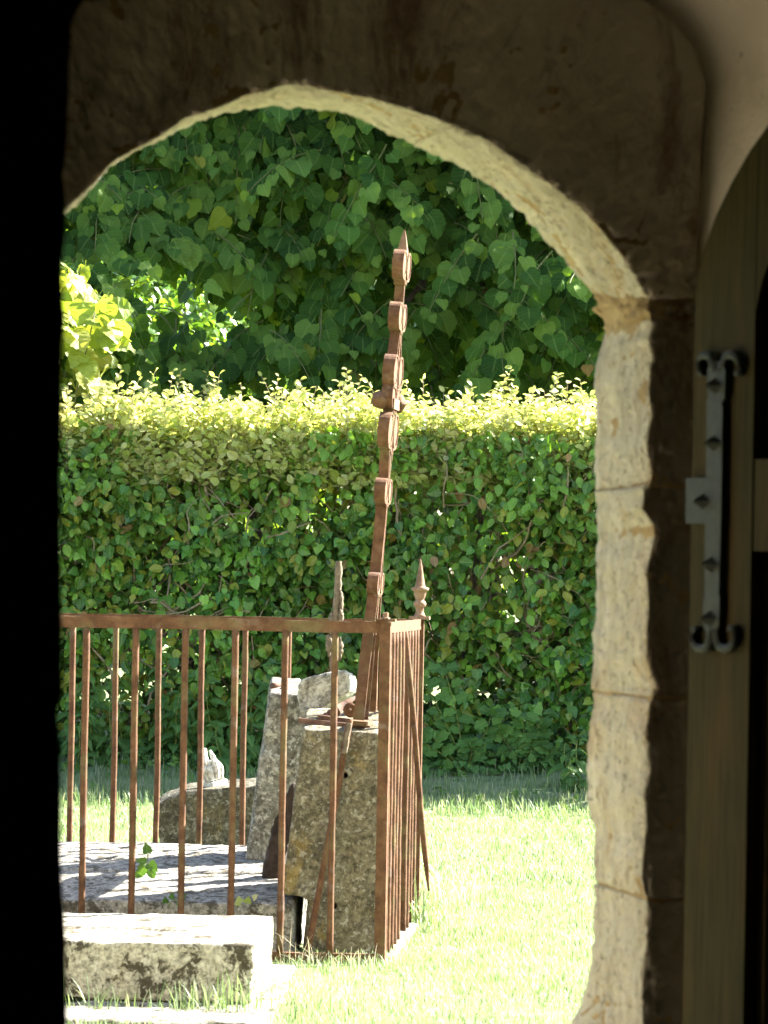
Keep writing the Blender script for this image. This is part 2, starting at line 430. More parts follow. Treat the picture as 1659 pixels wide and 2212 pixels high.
L_HEART = leaf_shape([(0, 0), (.24, -.12), (.48, .12), (.44, .42), (.24, .74), (0, 1)], 1, .18, .22, .03, .4)
L_OVAL = leaf_shape(serrate([(0, 0), (.20, .08), (.33, .32), (.34, .55), (.20, .82), (0, 1)], 5, .018), 1, .2, .2, .04, .15)
L_NETTLE = leaf_shape(serrate([(0, 0), (.24, .02), (.33, .2), (.28, .45), (.16, .72), (0, 1)], 7, .035), 2, .22, .35, .02, .2)
L_LOBE = leaf_shape([(0, 0), (.28, -.02), (.42, .18), (.33, .34), (.44, .52), (.36, .76), (.18, .78), (.12, .95), (0, 1)], 1, .12, .2, .03, .4)
L_FERN = leaf_shape([(0, 0), (.1, .3), (.06, .7), (0, 1)], 0, .1, .2, 0, 0)

def frames(tip, nor):
    """arrays of tip directions and wanted normals -> rotation matrices with columns (side, tip, normal)"""
    t = tip/np.linalg.norm(tip, axis=1, keepdims=True)
    n = nor-(nor*t).sum(1, keepdims=True)*t; n /= np.maximum(1e-6, np.linalg.norm(n, axis=1, keepdims=True))
    return np.stack([np.cross(t, n), t, n], axis=2)
def scatter(shape, pos, rot, size, rnd):
    V, T, UV = shape; k = len(pos)
    W = np.einsum('kij,vj->kvi', rot, V)*size[:, None, None]+pos[:, None, :]
    TT = T[None]+(np.arange(k)*len(V))[:, None, None]
    A = np.concatenate([np.broadcast_to(UV[None], (k, len(V), 2)), np.broadcast_to(rnd[:, None, None], (k, len(V), 1))], axis=2)
    return W.reshape(-1, 3), TT.reshape(-1, 3), A.reshape(-1, 3)
def join(parts):
    o = 0; V = []; T = []; A = []
    for v, t, a in parts: V.append(v); T.append(t+o); A.append(a); o += len(v)
    return np.concatenate(V), np.concatenate(T), np.concatenate(A)
LEAFMESH = {}
def leaf_object(shape, key, mat, pos, rot, size, parent, name='leaf'):
    k = (key, mat.name)
    if k not in LEAFMESH:
        V, T, UV = shape; me = bpy.data.meshes.new(name)
        me.from_pydata(V.tolist(), [], T.tolist())
        a = me.attributes.new('leaf', 'FLOAT_VECTOR', 'POINT')
        a.data.foreach_set('vector', np.c_[UV, np.zeros(len(V))].astype(np.float32).ravel())
        me.materials.append(mat); LEAFMESH[k] = me
    o = bpy.data.objects.new(name, LEAFMESH[k])
    mt = Matrix(np.array(rot*size).tolist()).to_4x4(); off = Vector((0, 0, 0)); q = parent
    while q is not None: off += Vector(q.location); q = q.parent
    mt.translation = Vector(pos)-off
    link(o, parent); o.matrix_local = mt
    return o
def jit(n, s): return RNG.normal(0, s, (n, 3))

# ================================================================== THE SETTING
def ground_z(x, y):
    return (np.interp(y, [0, 12, 17.3, 17.8, 19, 21, 32, 400], [0, 0, .0, .03, .21, .3, .4, .9])+np.sin(x*1.7+y*.9)*.008*np.clip((y-9)/3, 0, 1)+np.sin(y*2.1-x*.6)*.006)
gx = np.unique(np.r_[np.linspace(-160, -6, 16), np.linspace(-6, 6, 61), np.linspace(6, 160, 16)])
gy = np.unique(np.r_[np.linspace(5.42, 32, 110), np.linspace(32, 400, 24)])
XX, YY = np.meshgrid(gx, gy); ZZ = np.minimum(ground_z(XX, YY), .9)
idx = np.arange(XX.size).reshape(XX.shape)
q = np.stack([idx[:-1, :-1], idx[:-1, 1:], idx[1:, 1:], idx[1:, :-1]], -1).reshape(-1, 4)
T = np.concatenate([q[:, [0, 1, 2]], q[:, [0, 2, 3]]])
lawn = mk_np('lawn', np.c_[XX.ravel(), YY.ravel(), ZZ.ravel()], T, M['lawn'], smooth=True); tag(lawn, kind='structure')

# ------------------------------------------------------------------ the church doorway we look through
YN, YF = 5.0, 5.3           # inner and outer face of the doorway wall
FLOOR = -.35
church = thing('church_porch', 'dim stone porch of an old church with a low arched doorway opening onto the lawn', 'porch')
far_arc = [(62, 560), (90, 500), (143, 452), (165, 430), (200, 395), (250, 350), (300, 322), (350, 295), (400, 272), (450, 252), (500, 240), (550, 234), (612, 231),
           (675, 234), (725, 240), (775, 255), (829, 284), (909, 320), (979, 352), (1029, 380), (1079, 420), (1129, 465), (1179, 525), (1214, 560), (1254, 612), (1284, 645)]
near_arc = [(50, 560), (85, 492), (143, 447), (175, 418), (225, 368), (243, 345), (275, 328), (350, 286), (400, 252), (450, 238), (490, 222), (525, 205), (575, 196), (615, 182),
            (675, 188), (740, 200), (800, 212), (829, 220), (905, 243), (954, 258), (1004, 280), (1054, 303), (1104, 338), (1154, 372), (1204, 410), (1254, 450), (1304, 505), (1344, 555), (1374, 605), (1399, 645)]
far_jamb = [(1284, 645), (1292, 668), (1306, 691), (1302, 720), (1295, 746), (1284, 790), (1280, 816), (1284, 860), (1286, 886), (1288, 941), (1285, 990), (1286, 1033), (1286, 1051), (1289, 1088), (1290, 1161), (1284, 1200), (1286, 1235),
            (1288, 1309), (1280, 1367), (1279, 1423), (1278, 1491), (1283, 1510), (1272, 1549), (1270, 1619), (1267, 1650), (1270, 1685), (1272, 1731), (1284, 1781), (1282, 1859), (1287, 1936), (1284, 1975), (1280, 2052),
            (1270, 2110), (1253, 2161), (1229, 2212), (1205, 2290), (1195, 2500), (1190, 3320)]
near_jamb = [(1399, 645), (1396, 669), (1404, 705), (1394, 731), (1406, 772), (1396, 838), (1403, 897), (1393, 959), (1403, 1022), (1410, 1048), (1389, 1062), (1386, 1099), (1414, 1143), (1402, 1198), (1394, 1235), (1400, 1309),
             (1393, 1364), (1393, 1423), (1414, 1491), (1400, 1518), (1392, 1588), (1400, 1665), (1388, 1723), (1394, 1781), (1384, 1897), (1396, 1956), (1392, 2052), (1384, 2130), (1388, 2212), (1384, 2400), (1380, 3460)]
# the edge where the wall face runs into the plaster of the embrasure
rear_arc = [(20, 560), (25, 350), (60, 120), (140, -10), (300, -90), (560, -130), (829, -140), (1100, -110), (1260, -70), (1385, -5), (1450, 42), (1500, 105), (1524, 180), (1518, 300), (1510, 420), (1507, 530), (1505, 645)]

def wall_stone(name, Nc, Fc_, Bc, mat, seed, parent, relief=.006, back_out=.25, cap_lo=True, cap_hi=True, gap=0.0):
    """one stone of the doorway: inner face from the near outline to the outer outline, reveal from near to far outline, outside face.
    Nc, Fc_, Bc: arrays of world points (n,3) along the opening."""
    n = len(Nc); rows = []
    nf, nr = 26, 34
    for i in range(n):
        a, b, c = Vector(Nc[i]), Vector(Fc_[i]), Vector(Bc[i])
        prof = []
        for k in range(nf+1): t = k/nf; prof.append((c.lerp(a, t), 0))          # wall face, inwards
        for k in range(1, nr+1): t = k/nr; prof.append((a.lerp(b, t), 1))        # reveal
        o = b+(c-a).normalized()*back_out; o.y = YF
        prof += [(b.lerp(o, .5), 2), (o, 2), (Vector((c.x, YF-.02, c.z)) if back_out > .2 else o+Vector((0, -.01, 0)), 3)]
        rows.append(prof)
    m = len(rows[0]); V = []
    cent = sum((Vector(p) for p in Nc), Vector())/n
    off = Vector((seed*3.1, seed*1.7, seed*.9))
    for i in range(n):
        edge = min(i, n-1-i)
        for k in range(m):
            p, kind = rows[i][k]
            j0, j1 = min(i+1, n-1), max(i-1, 0)
            tang = (Vector(Nc[j0])-Vector(Nc[j1])).normalized()
            if kind == 0: nn = Vector((0, -1, 0))
            elif kind == 1: nn = tang.cross((Vector(Fc_[i])-Vector(Nc[i])).normalized())
            else: nn = Vector((0, 1, 0))
            if nn.length < .1: nn = Vector((0, -1, 0))
            if kind == 1:
                to = Vector((0, 5.1, .9))-p
                if nn.dot(to) < 0: nn = -nn
            q = p+off
            d = noise.noise(q*5)*relief*1.1+noise.noise(q*19)*relief*.8+noise.noise(q*55)*relief*1.0+noise.noise(q*110)*relief*.7
            c = noise.noise(q*9+Vector((9, 2, 4)))
            if c < -.25: d += (c+.25)*.014
            w = 1.0
            if kind == 0 and k == 0: w = 0
            p = p+nn*d*w
            e = abs(k-nf)                                # worn, chipped arris between face and reveal
            if kind < 2 and e < 4:
                ch = (.5+.5*noise.noise(q*14))*.0045*(1-e/4)**1.3
                p = p+(Vector((0, 1, 0))-nn_reveal(tang, Nc[i], Fc_[i]))*ch*.7
            if edge < 2: p = p+ (Vector((0, 1, 0)) if kind == 0 and seed > 10 else -nn if kind == 1 else Vector())*(.0016*(2-edge)/2)
            V.append(p)
    Fq = [(i*m+k, i*m+k+1, (i+1)*m+k+1, (i+1)*m+k) for i in range(n-1) for k in range(m-1)]
    if cap_lo: Fq.append(tuple(range(m-1, -1, -1)))
    if cap_hi: Fq.append(tuple((n-1)*m+k for k in range(m)))
    Fq += [(i*m+m-1, i*m, (i+1)*m, (i+1)*m+m-1) for i in range(n-1)]
    o = mk(name, V, Fq, mat, parent, True)
    o.data.materials.append(M['dark_wash'] if seed > 10 else M['lime_wash'])  # jamb faces take a darker tone of the same limewash
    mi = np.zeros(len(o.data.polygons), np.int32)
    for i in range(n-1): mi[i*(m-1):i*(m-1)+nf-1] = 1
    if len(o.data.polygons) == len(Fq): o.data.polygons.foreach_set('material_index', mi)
    return o
def nn_reveal(tang, a, b):
    nn = tang.cross((Vector(b)-Vector(a)).normalized())
    if nn.length < .1: return Vector((0, 0, 0))
    if nn.dot(Vector((0, 5.1, .9))-Vector(a)) < 0: nn = -nn
    return nn
NA = 460
near_arc = [(u, v+float(np.interp(u, [0, 350, 700], [6, 6, 2]))) for u, v in near_arc]
Na = [P(u, v, YN) for u, v in resample(near_arc, NA)]
Fa = [P(u, v, YF) for u, v in resample(far_arc, NA)]
Ba = [P(u, v, YN) for u, v in resample(rear_arc, NA)]
def arc_cut(u):     # index along the arch where the far edge passes picture column u
    f = resample(far_arc, NA); return int(np.argmin(np.abs(f[:, 0]-u)))
cuts = [0, arc_cut(893), NA-1]
for i, (a, b) in enumerate(zip(cuts[:-1], cuts[1:])):
    lo = a
    wall_stone('arch_stone', Na[lo:b+1], Fa[lo:b+1], Ba[lo:b+1], M['church'], i+1, church, .0045)
# jamb stones on the right, from the springing down
def col_at(poly, v): return float(np.interp(v, [p[1] for p in poly], [p[0] for p in poly]))
joints = [598, 686, 1050, 1506, 1944, 2420, 2900, 3400]
for i, (v0, v1) in enumerate(zip(joints[:-1], joints[1:])):
    g = 3 if i else 0
    vs = np.linspace(v0+g, v1-3, max(8, int((v1-v0)/3.6)))
    Nn = [P(col_at(near_jamb, v), v, YN) for v in vs]
    Ff = [P(col_at(far_jamb, v), v+0, YF) for v in vs]
    for a, b in zip(Nn, Ff): b.z = a.z if i > 0 else b.z
    Ff = [Vector((P(col_at(far_jamb, CV+(EYE-z.z)*F/YF), CV+(EYE-z.z)*F/YF, YF).x, YF, z.z)) for z in Nn]
    Bb = [P(1506-(v-645)*.019, v, YN) for v in vs]
    for a, b in zip(Nn, Bb): b.z = a.z
    wall_stone('jamb_stone', Nn, Ff, Bb, M['mortar'] if i == 0 else M['church'], i+11, church, .0028 if i else .011)
# left jamb, hidden from here behind the pier
for i, (z0, z1) in enumerate([(-.35, .3), (.305, .9), (.905, 1.53)]):
    zs = np.linspace(z1, z0, 20)
    wall_stone('jamb_stone', [Vector((-.515, YN, z)) for z in zs], [Vector((-.525, YF, z)) for z in zs], [Vector((-.54, YN, z)) for z in zs], M['church'], i+31, church, .004)
# mortar core behind the joints
mb = MB()
for i in range(0, NA-4, 4):
    a0, a1 = Na[i], Na[i+4]; b0, b1 = Fa[i], Fa[i+4]; c0, c1 = Ba[i], Ba[i+4]
    def ins(a, c, y, d=.004):
        r = a+(c-a).normalized()*d; r.y = y; return r
    A0, A1 = ins(a0, c0, YN+.004), ins(a1, c1, YN+.004)
    B0, B1 = ins(b0, b0+(c0-a0), YF-.004), ins(b1, b1+(c1-a1), YF-.004)
    C0, C1 = Vector((c0.x, YN+.004, c0.z)), Vector((c1.x, YN+.004, c1.z))
    mb.add([C0, A0, B0, C1, A1, B1], [(0, 1, 4, 3), (1, 2, 5, 4)])
mb.build('mortar', M['mortar'], church)
mb = MB()
vs = np.linspace(640, 3400, 80)
for v0, v1 in zip(vs[:-1], vs[1:]):
    row = []
    for v in (v0, v1):
        z = P(1400, v, YN).z; vf = CV+(EYE-z)*F/YF
        row += [Vector((P(1506, v, YN).x, YN+.004, z)), Vector((P(col_at(near_jamb, v), v, YN).x+.004, YN+.004, z)), Vector((P(col_at(far_jamb, vf), vf, YF).x+.004, YF-.004, z))]
    mb.add(row, [(0, 1, 4, 3), (1, 2, 5, 4)])
mb.build('mortar', M['mortar'], church)

# plastered embrasure: from the wall face it splays out towards the room
YI = 3.3
mb = MB(); NS, NT = 150, 40
zz_r = [(P(1506-(v-645)*.019, v, YN).x, P(1506, v, YN).z) for v in np.linspace(2900, 700, 30)]
sec = [(x, z) for x, z in [(zz_r[0][0], FLOOR)]+zz_r]+[(p.x, p.z) for p in [P(u, v, YN) for u, v in resample(rear_arc, 100)[::-1]]]
sec += [(-.53, 1.5), (-.54, .8), (-.54, FLOOR)]
sec = resample(sec, NS)
V = []
for j in range(NT+1):
    t = (j/NT)**1.6
    for i, (x, z) in enumerate(sec):
        x1 = x+(1.06 if x > 0 else -.55)*t*min(1, abs(x)/.43+.15)
        up = max(0, (z-1.5)/.5)
        z1 = z+.45*t*min(1, up)
        y = YN-(YN-YI)*t
        # rounded arris at the wall face
        p = Vector((x1, y+.012, z1))
        p += Vector((-.5 if x > 0 else .5, 0, -.5*min(1, up)))*(noise.noise(p*3.5)*.020+noise.noise(p*11)*.006)*(1 if j else .4)
        V.append(p)
Fq = [(j*NS+i, (j+1)*NS+i, (j+1)*NS+i+1, j*NS+i+1) for j in range(NT) for i in range(NS-1)]
pv = mk('plaster_vault', V, Fq, M['plaster'], church, True); pv.data.materials.append(M['shade_stone'])
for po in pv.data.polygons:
    if po.center.x < -.46: po.material_index = 1  # left part swapped to dark stone to cut bounce light onto the wall face

# outer wall face with the hole left for the doorway stones
mb = MB(); ring = [(p.x, p.z) for p in Ba][::8]
ring = [(-.54, -.4)]+[(-.54, z) for z in (.3, .9)]+ring+[(.43, z) for z in (.9, .3)]+[(.42, -.4)]
outer = []
for x, z in ring:
    cx, cz = 0, .4; dx, dz = x-cx, z-cz
    if z < .8: outer.append((-7 if x < 0 else 7, z))
    else:
        k = min(7/max(1e-6, abs(dx)), 4/max(1e-6, dz)); outer.append((cx+dx*k, cz+dz*k))
for y in (YF-.01, YF-.05):
    V = [(x, y, z) for x, z in ring]+[(x, y, z) for x, z in outer]; n = len(ring)
    mb.add(V, [(i, i+1, n+i+1, n+i) for i in range(n-1)])
mb.build('outer_wall', M['church'], church)
# nearer wall of the porch with its rough opening (the dark mass on the left)
YP = 3.0
pier = [(182, -5), (162, 30), (153, 60), (150, 100), (149, 175), (146, 225), (145, 280), (140, 340), (136, 380), (140, 430), (143, 455), (142, 500), (137, 550), (134, 600), (137, 650), (140, 700), (135, 745), (135, 800), (133, 900),
        (130, 1000), (131, 1140), (131, 1250), (135, 1330), (134, 1420), (132, 1500), (124, 1545), (131, 1610), (132, 1700), (132, 1800), (134, 1930), (139, 1965), (140, 1990), (143, 2060), (144, 2130), (146, 2212), (148, 3000), (148, 4900)]
inner = [P(1990, 4900, YP), P(1990, 900, YP), P(1960, 500, YP), P(1900, 200, YP), P(1750, -60, YP), P(1500, -190, YP), P(1100, -260, YP), P(700, -240, YP), P(420, -150, YP), P(250, -60, YP), P(205, -25, YP)]
inner += [P(u, v, YP) for u, v in resample(pier, 420)]
inner = [Vector((p.x+noise.noise(Vector((p.z*30, 3, 1)))*.0012, p.y, p.z)) for p in inner]
def ring_out(p):
    dx, dz = p.x-.05, p.z-.9; k = min(2.3/max(1e-6, abs(dx)), (2.05/dz if dz > 0 else 1e9))
    return Vector((.05+dx*k, p.y, .9+dz*k)) if dz > -.3 else Vector((-2.25 if p.x < 0 else 2.35, p.y, p.z))
mb = MB(); n = len(inner); out_ = [ring_out(p) for p in inner]
LAY = [(0, 0), (.02, -.006), (.15, -.004), (.3, .01)]
V = out_[:]; V += inner
for dy, dx in LAY[1:]: V += [Vector(((p.x-.05)*(1+dy*.55)+.05, p.y+dy, .9+(p.z-.9)*(1+dy*.55))) for p in inner]
V += [Vector((p.x, p.y+.3, p.z)) for p in out_]
Fq = [(r*n+i, r*n+i+1, (r+1)*n+i+1, (r+1)*n+i) for r in range(len(LAY)+1) for i in range(n-1)]
mk('inner_pier', V, Fq, M['shade_stone'], church)['label'] = 'black unlit stone pier of the inner opening'
# room around the viewer, all closed: walls, ceiling and floor
mb = MB()
def sheet(name, a, b, c, d, mat): mk(name, [a, b, c, d], [(0, 1, 2, 3)], mat, church)
x0, x1, y0, y1, z0, z1 = -2.25, 2.35, -3.2, 5.29, FLOOR, 2.95
sheet('side_wall', (x0, y0, z0), (x0, y1, z0), (x0, y1, z1), (x0, y0, z1), M['shade_stone'])
sheet('side_wall', (x1, y0, z0), (x1, y0, z1), (x1, y1, z1), (x1, y1, z0), M['shade_stone'])
sheet('back_wall', (x0, y0, z0), (x0, y0, z1), (x1, y0, z1), (x1, y0, z0), M['shade_stone'])
MB().box(((x0+x1)/2, (y0+y1)/2, z1+.1), ((x1-x0)/2+.2, 0, 0), (0, (y1-y0)/2, 0), (0, 0, .1)).build('ceiling', M['shade_stone'], church)
fl = mk('floor', [(x0, y0, z0+.001), (x1, y0, z0+.001), (x1, 5.2, z0+.001), (x0, 5.2, z0+.001)], [(0, 1, 2, 3)], M['floor']); tag(fl, kind='structure')
mb = MB().box((-.06, 5.32, -.19), (.44, 0, 0), (0, .13, 0), (0, 0, .17)); mb.build('threshold', M['church'], church)

# ------------------------------------------------------------------ the open door at the right
H0 = P(1488, 1400, 4.93); H0.z = FLOOR+.02
PHI = R(25); DL = Vector((math.sin(PHI), -math.cos(PHI), 0)); DN = Vector((-math.cos(PHI), -math.sin(PHI), 0))
def dpt(u, v, off=0.):
    """picture point -> (along the door, height) on the door's face"""
    a = P(u, v, 1.0); o = Vector((0, 0, EYE)); d = a-o
    t = (H0-o).dot(DN)/d.dot(DN); p = o+d*t; q = p-H0
    return q.dot(DL), p.z
def D(l, z, o=0.): return H0+DL*l+DN*o+Vector((0, 0, z-H0.z))
door = thing('oak_door', 'arched oak door with dark recessed panels standing open against the right jamb', 'door', loc=tuple(H0))
top_edge = [dpt(u, v) for u, v in [(1503, 640), (1506, 605), (1520, 540), (1545, 468), (1580, 395), (1620, 325), (1659, 270)]]
lmax = .50
l_last, z_last = top_edge[-1]
for k in range(1, 9):
    t = k/8; top_edge.append((l_last+(lmax-l_last)*t, z_last+.14*math.sin(t*math.pi/2)))
def ztop(l): return float(np.interp(l, [p[0] for p in top_edge], [p[1] for p in top_edge]))
SW = dpt(1622, 1200)[0]                      # width of the hanging stile
TH = .05
def door_piece(name, ls, zlo, zhi, o0, o1, mat, parent):
    """a board over ls (positions along the door) between zlo(l) and zhi(l)"""
    n = len(ls); V = []
    for o in (o0, o1):
        V += [D(l, zlo(l), o) for l in ls]+[D(l, zhi(l), o) for l in ls]
    Fq = []
    for i in range(n-1):
        Fq += [(i, i+1, n+i+1, n+i), (2*n+i, 3*n+i, 3*n+i+1, 2*n+i+1), (i, 2*n+i, 2*n+i+1, i+1), (n+i, n+i+1, 3*n+i+1, 3*n+i)]
    Fq += [(0, n, 3*n, 2*n), (n-1, 3*n-1, 4*n-1, 2*n-1)]
    return mk(name, V, Fq, mat, parent)
zb = FLOOR+.02
# arched head of the upper panel opening
phead = [dpt(u, v) for u, v in [(1622, 760), (1624, 720), (1630, 680), (1642, 620), (1659, 565)]]
def phz(l): 
    if l >= phead[-1][0]: return phead[-1][1]+.10*math.sin(min(1, (l-phead[-1][0])/.25)*math.pi/2)
    return float(np.interp(l, [p[0] for p in phead], [p[1] for p in phead]))
door_piece('stile', np.linspace(0, SW, 24), lambda l: zb, ztop, -TH, 0, M['wood'], door)
door_piece('stile', np.linspace(lmax+.0005, lmax+.10, 6), lambda l: zb, ztop, -TH, 0, M['wood'], door)
zr1, zr0 = dpt(1640, 992)[1], dpt(1640, 1190)[1]
door_piece('head_rail', np.linspace(SW+.0005, lmax, 30), lambda l: phz(l), ztop, -TH, -.0004, M['wood'], door)
door_piece('middle_rail', np.linspace(SW+.0005, lmax, 4), lambda l: zr0, lambda l: zr1, -TH, -.002, M['wood'], door)
door_piece('bottom_rail', np.linspace(SW+.0005, lmax, 4), lambda l: zb, lambda l: zb+.2, -TH, -.002, M['wood'], door)
for nm, lo, hi in (('panel', zr1-.01, None), ('panel', zb+.19, zr0+.01)):
    door_piece(nm, np.linspace(SW-.01, lmax-.01, 16), lambda l: lo, (lambda l: phz(l)+.01) if hi is None else (lambda l: hi), -TH+.006, -.028, M['groove'], door)
for nm, lo, hi in (('moulding', zr1+.004, None), ('moulding', zb+.204, zr0-.004)):
    mb = MB(); top = (lambda l: phz(l)-.004) if hi is None else (lambda l: hi)
    for off, r in ((.010, .0055), (.021, .004)):
        ls = SW+off; mb.tube([D(ls, lo, -.022), D(ls, (lo+top(ls))/2, -.022), D(ls, top(ls), -.022)]+[D(l, top(l)-off*.5, -.022) for l in np.linspace(ls+.01, lmax-.02, 14)], r, 6)
    mb.build(nm, M['wood'], door)
# hinge: plate with a strap down the stile, curled ends and pyramid studs
hin = MB()
def pl(poly, o0, o1, mbx):
    n = len(poly); V = [D(l, z, o) for o in (o0, o1) for l, z in poly]
    tri = tessellate_polygon([[Vector((l, z, 0)) for l, z in poly]])
    Fq = [tuple(t) for t in tri]+[tuple(n+i for i in t[::-1]) for t in tri]+[(i, (i+1) % n, n+(i+1) % n, n+i) for i in range(n)]
    mbx.add(V, Fq)
strap_px = [(1541, 800), (1543, 860), (1540, 865), (1539, 1033), (1495, 1033), (1494, 1131), (1537, 1131), (1535, 1290), (1532, 1300), (1533, 1352), (1544, 1378), (1556, 1378), (1566, 1350), (1568, 1290), (1566, 1283), (1571, 1100), (1574, 880), (1571, 872), (1578, 860), (1580, 800), (1568, 782), (1552, 782)]
strap = MB(); pl([dpt(u, v) for u, v in strap_px], .0005, .010, strap)
hinge = strap.build('hinge', M['hinge'], door); hinge['label'] = 'grey painted iron strap hinge with curled ends and pyramid studs'
def curl(u0, v0, pts, w0=.013):
    path = [dpt(u, v) for u, v in pts]; path = resample(path, 16); m = MB(); n = len(path)
    V = []; 
    for i, (l, z) in enumerate(path):
        d = path[min(i+1, n-1)]-path[max(i-1, 0)]; d /= np.hypot(*d); nn = np.array([-d[1], d[0]]); w = w0*(1-.45*i/n)/2
        for s_, o in ((1, .001), (1, .010), (0, .0125), (-1, .010), (-1, .001)): V.append(D(l+nn[0]*w*s_, z+nn[1]*w*s_, o))
    Fq = [(i*5+k, i*5+k+1, (i+1)*5+k+1, (i+1)*5+k) for i in range(n-1) for k in range(4)]+[(0, 1, 2, 3, 4), tuple((n-1)*5+k for k in range(4, -1, -1))]
    m.add(V, Fq); m.build('scroll', M['hinge'], hinge)
curl(0, 0, [(1556, 800), (1549, 785), (1546, 772), (1540, 768), (1530, 768), (1521, 776), (1519, 792), (1523, 808), (1529, 806)])
curl(0, 0, [(1566, 800), (1574, 785), (1578, 772), (1586, 766), (1596, 768), (1606, 778), (1611, 794), (1607, 808), (1600, 806)])
curl(0, 0, [(1547, 1360), (1543, 1385), (1540, 1397), (1530, 1402), (1518, 1400), (1508, 1388), (1505, 1372), (1510, 1357), (1517, 1362)])
curl(0, 0, [(1556, 1360), (1560, 1385), (1565, 1397), (1576, 1402), (1590, 1398), (1598, 1384), (1599, 1368), (1594, 1354), (1587, 1360)])
curl(0, 0, [(1560, 800), (1560, 785), (1560, 766)], .010)
curl(0, 0, [(1551, 1360), (1550, 1385), (1548, 1402)], .010)
for u, v in [(1558, 834), (1556, 958), (1532, 1084), (1550, 1220), (1547, 1337)]:
    l, z = dpt(u, v); m = MB(); a, b = .022, .0125
    V = [D(l-a, z, .008), D(l, z-b, .008), D(l+a, z, .008), D(l, z+b, .008), D(l, z, .027)]
    m.add(V, [(0, 1, 4), (1, 2, 4), (2, 3, 4), (3, 0, 4), (3, 2, 1, 0)]); m.build('stud', M['hinge'], hinge)

# ------------------------------------------------------------------ iron railing round the tomb
RY = 10.3; A4 = R(4.2)
C0 = P(833, 1345, RY); C0.z = 0
FX = Vector((-math.cos(A4), math.sin(A4), 0)); FY = Vector((math.sin(A4), math.cos(A4), 0)); UP = Vector((0, 0, 1))
zt = P(833, 1343, RY).z; zl = P(833, 1368, RY).z; zb1, zb0 = P(750, 2060, RY).z, P(750, 2088, RY).z
SP = 108.6/F*RY; NF, NSD = 11, 10; DEP = 1.56; LEN = SP*NF
rail = thing('grave_railing', 'rusty iron railing with thin round bars enclosing the collapsed tomb', 'railing', loc=tuple(C0))
def bar_wob(a, b, r, name='baluster', mat='rust', parent=None, sides=10, seg=26, wob=.0012, bend=.004, point=False):
    a, b = Vector(a), Vector(b); pts = []; rr = []
    o = Vector((random.random()*50, 3, 7))
    for i in range(seg+1):
        t = i/seg; p = a.lerp(b, t)
        p += Vector((noise.noise(Vector((t*2, 0, 0))+o), noise.noise(Vector((0, t*2, 9))+o), 0))*bend*math.sin(t*math.pi)
        pts.append(p); rr.append(r*(1+.06*noise.noise(Vector((t*14, 1, 2))+o)))
    if point:
        for k, f in enumerate((.25, .55, .8, .95)): rr[k] *= f
    return MB().tube(pts, rr, sides, wob).build(name, M[mat], parent, True)
def post(c, w, z0, z1):
    return MB().box(c+UP*((z0+z1)/2), FX*w/2, FY*w/2, UP*(z1-z0)/2).build('corner_post', M['rust'], rail)
def flatbar(a, b, zlo, zhi, th, name):
    a, b = Vector(a), Vector(b); d = (b-a).normalized(); side = d.cross(UP)
    n = 40; m = MB(); V = []
    for i in range(n+1):
        p = a.lerp(b, i/n); w = noise.noise(p*4)*.0025; w2 = noise.noise(p*31)*.0007
        V += [p+side*th/2+UP*(zlo+w+w2), p-side*th/2+UP*(zlo+w-w2), p-side*th/2+UP*(zhi+w+w2), p+side*th/2+UP*(zhi+w-w2)]
    Fq = [(i*4+k, (i+1)*4+k, (i+1)*4+(k+1) % 4, i*4+(k+1) % 4) for i in range(n) for k in range(4)]+[(0, 1, 2, 3), (n*4+3, n*4+2, n*4+1, n*4)]
    return m.add(V, Fq).build(name, M['rust'], rail)
cr = [C0, C0+FX*LEN, C0+FX*LEN+FY*DEP, C0+FY*DEP]
PW = .031
posts = [post(c, PW, -.05 if i < 1 else .0, zt-.001) for i, c in enumerate(cr)]
flatbar(C0+FX*PW*.5, cr[1]-FX*PW*.5, zl, zt, .014, 'top_rail'); flatbar(cr[3]+FX*PW*.5, cr[2]-FX*PW*.5, zl, zt, .014, 'top_rail')
flatbar(C0+FY*PW*.5, cr[3]-FY*PW*.5, zl, zt, .014, 'top_rail'); flatbar(cr[1]+FY*PW*.5, cr[2]-FY*PW*.5, zl, zt, .014, 'top_rail')
flatbar(C0+FX*PW*.5, cr[1]-FX*PW*.5, zb0, zb1, .016, 'bottom_rail'); flatbar(cr[3]+FX*PW*.5, cr[2]-FX*PW*.5, zb0, zb1, .016, 'bottom_rail')
flatbar(cr[1]+FY*PW*.5, cr[2]-FY*PW*.5, zb0, zb1, .016, 'bottom_rail')
BR = .0103
for k in range(1, NF):
    a = C0+FX*SP*k; bar_wob(a+UP*(zb1-.002), a+UP*(zl+.002), BR, parent=rail)
    a = cr[3]+FX*SP*k; bar_wob(a+UP*(zb1-.002), a+UP*(zl+.002), BR, parent=rail)
for k in range(1, NSD+1):
    a = C0+FY*DEP*k/(NSD+1)
    if k == 6:      # hangs loose from the top rail, its foot rusted to a point and swung outwards
        t = a+UP*(zl+.002); b = P(926, 1925, a.y); bar_wob(b, t, .0095, parent=rail, point=True)['label'] = 'loose bar swung outwards with a pointed rusted foot'
    else: bar_wob(a+UP*.0, a+UP*(zl+.002), BR, parent=rail)
    if k % 3: 
        a = cr[1]+FY*DEP*k/(NSD+1); bar_wob(a+UP*(zb1-.002), a+UP*(zl+.002), BR, parent=rail)
